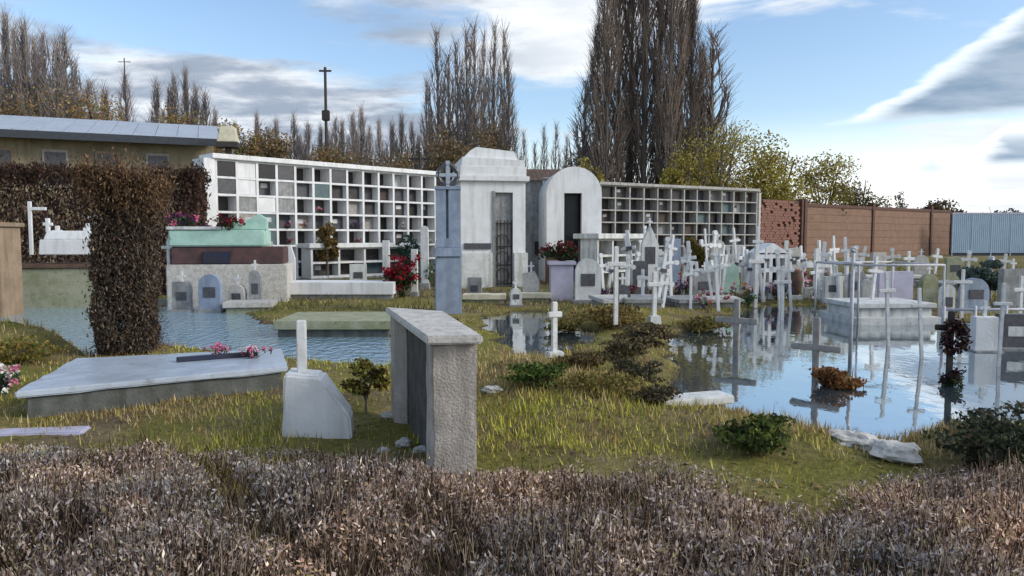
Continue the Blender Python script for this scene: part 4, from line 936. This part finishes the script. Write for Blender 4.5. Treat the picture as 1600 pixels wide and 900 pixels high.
stele(1120, 372, 444, 22, 'pinkish grey small headstone right of the yellow-brown bush', 'stone', 'round', R(4))
stele(1140, 408, 460, 26, 'greenish pale headstone among the white crosses', 'mint', 'round', R(4))
stele(1000, 404, 474, 22, 'dark granite headstone below the tall pointed headstone', 'granite', 'flat', R(4))
stele(1100, 420, 470, 40, 'low wide grey headstone in front of the yellow-brown bush', 'grey', 'flat', R(4))
stele(972, 440, 488, 24, 'low dark headstone beside the tall white cross on the grass edge', 'granite', 'round', R(4))
stele(1300, 428, 470, 30, 'low pale slab headstone behind the brown urn', 'white2', 'flat', R(4))
# white grave house with navy openings
p = gp(1206, 466); k = 1 / PPM(p.y); t = thing('grave_house', 'white grave house with dark navy openings and little gable among the crosses', 'tomb', (p.x, p.y, p.z - .05), R(4))
m = MB()
for x in (-26, -5, 20): m.box(x * k, (x + 5) * k, 0, .6, 0, 74 * k)
for z in (0, 22, 44, 66): m.box(-21 * k, -5 * k, .003, .58, z * k, (z + 6) * k); m.box(0, 20 * k, .003, .58, z * k, (z + 6) * k)
m.build('frame', 'white', t); MB().box(-25 * k, 24 * k, .6, .68, 0, 74 * k).build('back_panel', 'navy', t)
MB().prism([(-27 * k, 74 * k), (26 * k, 74 * k), (0, 90 * k)], -.02, .62).build('gable', 'white', t, .006)
p = gp(1243, 468); k = 1 / PPM(p.y); t = thing('urn', 'rust-brown urn on a pedestal beside the white grave house', 'urn', (p.x, p.y, p.z - .04))
MB().box(-9 * k, 9 * k, -9 * k, 9 * k, 0, 10 * k).build('pedestal', 'white2', t, .01)
MB().lathe([(5 * k, 10 * k), (9 * k, 20 * k), (10.5 * k, 34 * k), (8 * k, 44 * k), (9.5 * k, 48 * k)], 14).build('vessel', 'brownstone', t, smooth=True)
for i, (px, py, cs, lb) in enumerate(((984, 470, WHT + PURP, 'white and purple flowers by the dark granite headstone'), (1030, 466, WHT, 'white flowers at the foot of the pointed headstone'), (1068, 470, PURP, 'purple flowers below the yellow-brown bush'), (1116, 452, PINK, 'pink flowers at the pinkish grey headstone'), (1170, 470, MIXF, 'mixed bright flowers left of the white grave house'), (1218, 472, ((50, 60, 110), (70, 80, 130)), 'dark blue flowers before the white grave house'), (1292, 468, WHT, 'white flowers beside the broad concrete cross'), (1052, 440, PINK + RED, 'pink and red flowers on the blue-grey headstone'))):
    p = gp(px, py); k = 1 / PPM(p.y); flowers(tuple(p), 24 * k, 30 * k, cs, lb, 20, seed=20 + i)

rg = random.Random(5)
for i in range(46):
    px = rg.uniform(938, 1345); base = rg.uniform(436, 486); hpx = rg.uniform(54, 96)
    cross(px, base - hpx, base, base - hpx * rg.uniform(.68, .78), rg.uniform(7, 11), LB, rg.choice(('paint', 'white', 'white')), rg.uniform(3.5, 6), R(rg.uniform(-20, 30)), GRP, rg.choice(('plain', 'plate', 'trefoil', 'plain')), lean=R(rg.uniform(-10, 10)))
for i in range(22):
    px = rg.uniform(940, 1340); p = gp(px, rg.uniform(440, 484)); k = 1 / PPM(p.y)
    flowers((p.x, p.y, p.z), rg.uniform(16, 28) * k, rg.uniform(20, 40) * k, rg.choice((RED, PINK, WHT, MIXF, PURP, ((190, 150, 60), (210, 180, 90)), ((60, 96, 60), (80, 110, 70)))), 'grave flowers among the crowded crosses before the distant niche grid', 14, 'grave flowers among the crosses', seed=200 + i)
for i, (px, base, top, wv, mm, lb) in enumerate(((286, 486, 436, 28, 'grey', 'small grey stone before the maroon tomb base'), (330, 487, 424, 34, 'bluegrey', 'blue-grey square stone before the maroon tomb base'), (372, 484, 440, 26, 'stone', 'beige little stone at the right of the maroon tomb base'), (400, 482, 418, 18, 'grey', 'narrow grey stone between maroon tomb and leaning headstone'), (560, 448, 410, 26, 'white2', 'white stone leaning before the low two-row niche block'), (742, 468, 430, 22, 'grey', 'little grey stone before the square chapel wall'), (830, 470, 420, 26, 'stone', 'beige stone in the gap between the chapels'), (806, 476, 446, 18, 'white2', 'low white stone before the square chapel corner'))):
    stele(px, top, base, wv, lb, mm, rg.choice(('round', 'flat', 'slant')), R(rg.uniform(-10, 12)))
# more small graves filling the right background
for i, (px, top, base, kind_, lb) in enumerate((
    (1258, 398, 440, 'c', 'little white cross just before the brick wall bay'), (1344, 384, 430, 'c', 'little white cross at the first dark red post of the plank wall'),
    (1372, 392, 432, 's', 'small grey stone before the first plank bay'), (1396, 390, 428, 'c', 'little white cross before the middle of the first plank bay'),
    (1438, 396, 436, 's', 'small pale stone before the second dark red wall post'), (1460, 388, 430, 'c', 'little white cross before the second plank bay'),
    (1490, 398, 440, 's', 'small slate stone where plank wall and metal sheet wall meet'), (1512, 394, 432, 'c', 'little white cross before the first metal sheet panel'),
    (1566, 396, 436, 'c', 'little white cross between the pipe cross and the slate headstone'), (1240, 384, 430, 's', 'small brown stone under the brick wall bay'),
    (1284, 392, 428, 's', 'small white stone before the brown planks behind the broad cross'), (1212, 386, 436, 'c', 'little cross behind the gable of the white grave house'),
    (1152, 380, 430, 's', 'small grey stone at the foot of the distant niche grid'), (1076, 384, 440, 's', 'small white stone behind the yellow-brown bush'),
    (1356, 432, 480, 's', 'weathered grey stone just left of the broad pale tomb'), (1340, 420, 470, 's', 'pale narrow stone beside the weathered grey stone'),
    (1478, 440, 500, 's', 'mossy stone between the broad pale tomb and the railing'), (1600, 420, 470, 'c', 'white cross at the far end of the railing'))):
    if kind_ == 'c': cross(px, top, base, top + (base - top) * .3, 9, lb, 'paint', 4.5, R(random.uniform(-10, 20)), None, random.choice(('plain', 'trefoil')), lean=R(random.uniform(-9, 9)))
    else: stele(px, top, base, random.uniform(18, 30), lb, random.choice(('grey', 'stone', 'white2', 'mossy')), random.choice(('round', 'flat', 'slant')), R(random.uniform(-8, 10)))
for i, (px, py, wv) in enumerate(((1262, 452, 60), (1320, 446, 56), (1372, 444, 60), (1430, 446, 60), (1500, 452, 66), (1570, 456, 70), (1010, 488, 60), (1082, 482, 60), (1140, 484, 56), (958, 486, 44))):
    p = gp(px, py); k = 1 / PPM(p.y)
    tomb((p.x, p.y + .7), R(random.uniform(-6, 10)), wv * k, 1.3, .22 + .12 * random.random(), 'low weathered grave kerb bed among the crowded far graves', random.choice(('white2', 'grey', 'stone')), 'grey', slab=.08, name='grave_bed', group='low grave beds among the far crosses')
# flower bunches set in niches of the long wall
ca, sa = math.cos(CL[1]), math.sin(CL[1])
for i in range(26):
    c_ = random.randrange(0, 11); r_ = random.randrange(0, 5); c_ = min(12, c_ + random.randrange(0, 3)); xl = (c_ + random.uniform(.3, .7)) * CL[2]; yl_ = .02
    flowers((A1.x + ca * xl - sa * yl_, A1.y + sa * xl + ca * yl_, -.05 + CL[3] + .07 + r_ * .56), .26, .27, (RED, PINK, WHT, MIXF, PURP)[i % 5], 'little flower bunch set in a niche of the long niche wall', 10, 'flower bunches in the niches', seed=80 + i)
# grey tomb with white pipe canopy
p0 = gp(1402, 508); k = 1 / PPM(p0.y)
t = tomb((p0.x, p0.y + .75), R(4), 132 * k, 1.3, 34 * k, 'broad pale stone tomb under the white pipe canopy beside the pool', 'white2', 'white2', base_step=.06)
stele(1396, 420, 478, 56, 'grey-lilac headstone standing behind the broad pale tomb', 'lavender', 'flat', R(4))
t = thing('pipe_canopy', 'white pipe frame canopy standing over the broad pale tomb', 'frame', (p0.x, p0.y, p0.z - .06), R(4))
x0, x1, zt_ = -70 * k, 68 * k, 100 * k
for (x, y) in ((x0, -.1), (x1, -.1), (x0, 1.5), (x1, 1.5)): MB().tube((x, y, 0), (x, y, zt_), .019, n=8).build('post', 'pipe_white', t, smooth=True)
for (q0, q1) in (((x0, -.1), (x1, -.1)), ((x0, 1.5), (x1, 1.5)), ((x0, -.1), (x0, 1.5)), ((x1, -.1), (x1, 1.5))): MB().tube((q0[0], q0[1], zt_), (q1[0], q1[1], zt_), .02, n=8).build('rail', 'pipe_white', t, smooth=True)
# right edge graves with railings
p0 = gp(1548, 530); k = 1 / PPM(p0.y)
t = thing('railing', 'white pipe railing around the grave at the far side of the pool', 'railing', (p0.x, p0.y + .3, p0.z - .08), R(3))
for i in range(5): MB().tube((-60 * k + i * 52 * k, 0, 0), (-60 * k + i * 52 * k, 0, 58 * k), .028, n=8).build('post', 'pipe_white', t, smooth=True)
for z in (52, 28): MB().tube((-62 * k, 0, z * k), (152 * k, 0, z * k), .022, n=8).build('rail', 'pipe_white', t, smooth=True)
stele(1536, 488, 548, 34, 'bright white headstone standing at the water edge inside the railing', 'white', 'flat', R(-6))
stele(1582, 484, 544, 48, 'dark grey headstone beside the bright white one at the water edge', 'granite', 'flat', R(-4))
stele(1520, 430, 486, 44, 'grey-blue headstone behind the white railing', 'bluegrey', 'round', R(4))
stele(1580, 416, 480, 40, 'wide slate headstone before the metal sheet wall', 'grey', 'flat', R(4))
stele(1450, 424, 470, 26, 'grey-green headstone beside the white pipe canopy', 'mossy', 'round', R(4))
# dark cross hung with dried wreaths standing in the water
p = gp(1482, 602); k = 1 / PPM(p.y)
t = cross(1482, 484, 602, 510, 22, 'dark iron cross hung with withered purple wreaths standing in the water', 'iron', 9, R(-15))
f = thing('dried_wreath', 'withered dark purple wreath hanging on the dark iron cross', 'wreath', (p.x, p.y - .06, p.z + 62 * k)); f.location.z = p.z + 60 * k
n_ = 700; a_ = rng.random(n_) * 6.283; rr_ = 15 * k * (1 + rng.normal(0, .3, n_)); P = np.stack([np.cos(a_) * rr_, rng.normal(0, .03, n_) - .02, np.sin(a_) * rr_ * 1.3 + 18 * k], 1)
V, Fc = leaves(P, rng.uniform(.015, .035, n_), rng.uniform(.008, .016, n_)); np_mesh('dry_leaves', V, Fc, 'leaf', f, np.repeat(pick(((50, 30, 44), (30, 24, 28), (80, 62, 44), (60, 30, 36)), n_), 4, 0))
flowers((p.x, p.y - .05, p.z - .02), 34 * k, 30 * k, ((60, 40, 34), (84, 60, 44), (50, 26, 34)), 'withered brown flowers at the foot of the dark iron cross', 30, seed=44)

# pale slabs at pool's near rim, stones
p0 = G(1028, 650); p1 = G(1142, 640); c0 = (p0 + p1) / 2; tomb((c0.x, c0.y + .14), math.atan2(p1.y - p0.y, p1.x - p0.x), (p1 - p0).length, .26, .16, 'pale lilac kerb stone along the near rim of the large pool', 'white2', 'grey', slab=.08, name='grave_kerb', z=.03)
for i, (px, py, r, lb) in enumerate(((1335, 692, .17, 'large pale broken concrete lump at the near edge of the pool'), (1400, 712, .20, 'flat pale concrete chunk beside the large pale lump'), (1362, 700, .13, 'middle pale concrete chunk between two larger ones'))):
    p = gp(px, py); t = MB().rock((0, 0, 0), r, 40 + i, .38).build('concrete_chunk', 'stone', None); t.location = (p.x, p.y, p.z + r * .1); t.rotation_euler.z = i; tag(t, lb, 'rubble')
for i, (px, py, r, lb) in enumerate(((606, 652, .055, 'white stone left of the concrete tomb post'), (630, 696, .06, 'pale rounded stone at the foot of the concrete tomb post'), (658, 706, .05, 'small pale stone touching the front of the tomb post'), (600, 706, .04, 'small grey-white stone in front of the tomb hollow'), (640, 610, .05, 'white stone inside the hollow of the concrete tomb'), (58, 812, .045, 'curved pale stone lying in the dry ground cover'), (770, 612, .07, 'flat pale stone in the grass right of the tomb post'), (1592, 745, .09, 'pale stone at the right end of the dry ground cover'))):
    p = gp(px, py); t = MB().rock((0, 0, 0), r, 50 + i, .6).build('stone', 'stone', None); t.location = (p.x, p.y, p.z + (r * .25 if i != 5 else .13)); tag(t, lb, 'stone')
p = gp(208, 832); t = MB().rock((0, 0, 0), .075, 77, .7).build('stone', 'brick', None, smooth=True); t.location = (p.x, p.y, p.z + .13); tag(t, 'reddish stone half buried in the dry ground cover', 'stone')

# ------------------------------------------------------------------ grass and dry ground cover (uncountable)
def wedge_pts(n, y0, y1, ext=.82, pw=1.0):
    y = y0 + (y1 - y0) * rng.random(n) ** pw; x = (rng.random(n) * 2 - 1) * (y * ext + .4); return x, y
def cover_edge(x, y):                                   # boundary of dry cover, depth in metres as a function of sideways position
    u = x / np.maximum(y, .1) * F + 800
    return np.interp(u, [-400, 0, 250, 450, 600, 740, 900, 1050, 1180, 1280, 1400, 1600, 2000], [5.0, 4.95, 5.0, 4.9, 4.75, 4.6, 4.6, 4.5, 4.05, 3.75, 4.3, 4.7, 4.7])
n = 190000; x, y = wedge_pts(n, 3.3, 17, pw=1.6); h = TH(x, y); gn = fbm(x * 1.1, y * 1.1, 31); gn2 = fbm(x * 3.1, y * 3.1, 33)
tuft = np.zeros(n)
for c, r, a in MOUNDS: tuft = np.maximum(tuft, np.exp(-((x - c.x) ** 2 + (y - c.y) ** 2) / (r * r) * 1.1))
keep = (h > -.03 * (gn2 > .45)) & (rng.random(n) < np.clip((gn - .40) * 3.8 + tuft * .8, .07, 1) * np.where(y > 8, .55, 1)) & (y > cover_edge(x, y) - .9)
x, y, h, gn, gn2, tuft = (a_[keep] for a_ in (x, y, h, gn, gn2, tuft)); n = len(x)
hh = (.02 + .055 * rng.random(n) ** 1.5) * (.5 + gn2) * (1 + .7 * tuft); a_ = rng.random(n) * 6.28; lean = rng.uniform(.1, .9, n)
wd = rng.uniform(.0022, .0045, n) * (1 + y / 9)
B0 = np.stack([x - np.cos(a_ + 1.57) * wd, y - np.sin(a_ + 1.57) * wd, h - .01], 1); B1_ = np.stack([x + np.cos(a_ + 1.57) * wd, y + np.sin(a_ + 1.57) * wd, h - .01], 1)
hh = hh + np.maximum(0, .01 - h) * 1.3
T_ = np.stack([x + np.cos(a_) * hh * lean, y + np.sin(a_) * hh * lean, h + hh], 1)
V = np.stack([B0, B1_, T_], 1).reshape(-1, 3)
cg = pick(((196, 188, 80), (168, 172, 70), (212, 200, 106), (134, 144, 58)), n); cb = pick(((186, 162, 104), (164, 138, 92), (134, 112, 80), (206, 188, 140)), n)
c = np.where((fbm(x * .7, y * .7, 35) + rng.normal(0, .1, n))[:, None] > .52, cg, cb)
isl = MOUNDS[0][0]; russ = (((x - isl.x) ** 2 + (y - isl.y) ** 2) < .35)[:, None]; c = np.where(russ, pick(((130, 78, 32), (104, 62, 30), (150, 104, 56), (84, 56, 34)), n), c)
sh = MOUNDS[9][0]; russ = (((x - sh.x) ** 2 + (y - sh.y) ** 2) < .35)[:, None]; c = np.where(russ, pick(((140, 96, 56), (116, 80, 48)), n), c)
g_ = np_mesh('grass', V, (np.arange(n) * 3)[:, None] + np.array([[0, 1, 2]]), 'leaf', None, np.repeat(c, 3, 0))
tag(g_, 'patchy olive and straw-coloured grass around the graves and pools', 'grass', kind='stuff')
n = 60000; y = rng.uniform(15, 46, n); x = (rng.random(n) * 2 - 1) * y * .8; h = TH(x, y); keep = (h > .012) & (rng.random(n) < np.clip((fbm(x * .6, y * .6, 37) - .25) * 3, .1, 1)); x, y, h = x[keep], y[keep], h[keep]; n = len(x)
hh = .05 + .14 * rng.random(n) ** 2; a_ = rng.random(n) * 6.28; wd = .014
V = np.stack([np.stack([x - np.cos(a_) * wd, y - np.sin(a_) * wd, h - .01], 1), np.stack([x + np.cos(a_) * wd, y + np.sin(a_) * wd, h - .01], 1), np.stack([x + rng.normal(0, .05, n), y + rng.normal(0, .05, n), h + hh], 1)], 1).reshape(-1, 3)
c = pick(((116, 114, 70), (140, 130, 92), (112, 102, 78), (94, 96, 60)), n)
g_ = np_mesh('far_grass', V, (np.arange(n) * 3)[:, None] + np.array([[0, 1, 2]]), 'leaf', None, np.repeat(c, 3, 0)); tag(g_, 'rough weedy grass between the far graves and the niche walls', 'grass', kind='stuff')

def cover_h(x, y):
    e = cover_edge(x, y); f = np.clip((e - y) / .5, 0, 1)
    return f * (.07 + .12 * np.clip(fbm(x * 2.6, y * 2.6, 41) * 2.2 - .65, 0, 1) + .10 * fbm(x * 9, y * 9, 43))
n = 300000; y = 1.9 + 3.3 * rng.random(n) ** .85; x = (rng.random(n) * 2 - 1) * (y * .78 + .35)
ed = cover_edge(x, y); keep = (y < ed + rng.normal(0, .12, n) + (fbm(x * 2.2, y * 2.2, 61) - .5) * .8) & (fbm(x * 4.5, y * 4.5, 47) + rng.normal(0, .05, n) > .435); x, y = x[keep], y[keep]; n = len(x)
ch = np.maximum(cover_h(x, y), .02); dz = rng.random(n) ** .7; z = TH(x, y) + ch * dz
P = np.stack([x, y, z], 1) + rng.normal(0, .012, (n, 3)); up = np.tile([[0, 0, 1.]], (n, 1)) + rng.normal(0, .5, (n, 3))
V, Fc = leaves(P, np.clip(rng.lognormal(-4.3, .35, n), .005, .032), np.clip(rng.lognormal(-5.35, .35, n), .002, .011), None, up)
DRY = ((176, 156, 142), (198, 180, 164), (154, 132, 116), (122, 100, 86), (166, 154, 152), (222, 208, 188), (150, 138, 96), (70, 54, 46))
c = pick(DRY, n, (5, 2.4, 5, 4, 3.5, .5, 1.6, 3.4)); tint = fbm(x * 1.3, y * 1.3, 49)[:, None]
c = c * (1 + (tint - .5) * np.array([[1.2, .7, .2]])) * (1.3 + .4 * fbm(x * .8, y * .8, 52)[:, None])
dc = np_mesh('dry_ground_cover', V, Fc, 'leaf', None, np.repeat(c, 4, 0)); tag(dc, 'dry grey-brown low heathy ground cover along the front', 'ground cover', kind='stuff')
n = 16000; y = 1.9 + 3.3 * rng.random(n); x = (rng.random(n) * 2 - 1) * (y * .78 + .3); keep = y < cover_edge(x, y) + .05; x, y = x[keep], y[keep]; n = len(x)
z = TH(x, y); hh = np.maximum(cover_h(x, y), .03) * rng.uniform(.7, 1.55, n); P0_ = np.stack([x, y, z - .01], 1); P1_ = P0_ + np.stack([rng.normal(0, .05, n), rng.normal(0, .05, n), hh], 1)
V, Fc = sticks(P0_, P1_, np.full(n, .0032), np.full(n, .0016)); tw = np_mesh('dry_twigs', V, Fc, 'twig', None, np.repeat(pick(((110, 92, 80), (70, 56, 48), (150, 134, 116), (50, 40, 36)), n), 6, 0))
tag(tw, 'thin dead twigs standing up out of the dry ground cover', 'twigs', kind='stuff')

n = 5000; x, y = wedge_pts(n, 3.8, 15, pw=1.4); h = TH(x, y); P = np.stack([x, y, np.maximum(h, .0) + .006], 1); keep = (h > .01) | (rng.random(n) < .10); P = P[keep]; n = len(P)
nr = unit(np.tile([[0, 0, 1.]], (n, 1)) + rng.normal(0, .25, (n, 3)) * (P[:, 2:3] > .008)); V, Fc = leaves(P, rng.uniform(.012, .03, n), rng.uniform(.006, .014, n), nr)
lt = np_mesh('leaf_litter', V, Fc, 'leaf', None, np.repeat(pick(((140, 108, 66), (104, 80, 54), (170, 146, 104), (80, 64, 48)), n), 4, 0)); tag(lt, 'fallen brown leaves scattered on the grass and floating on the pools', 'leaf litter', kind='stuff')
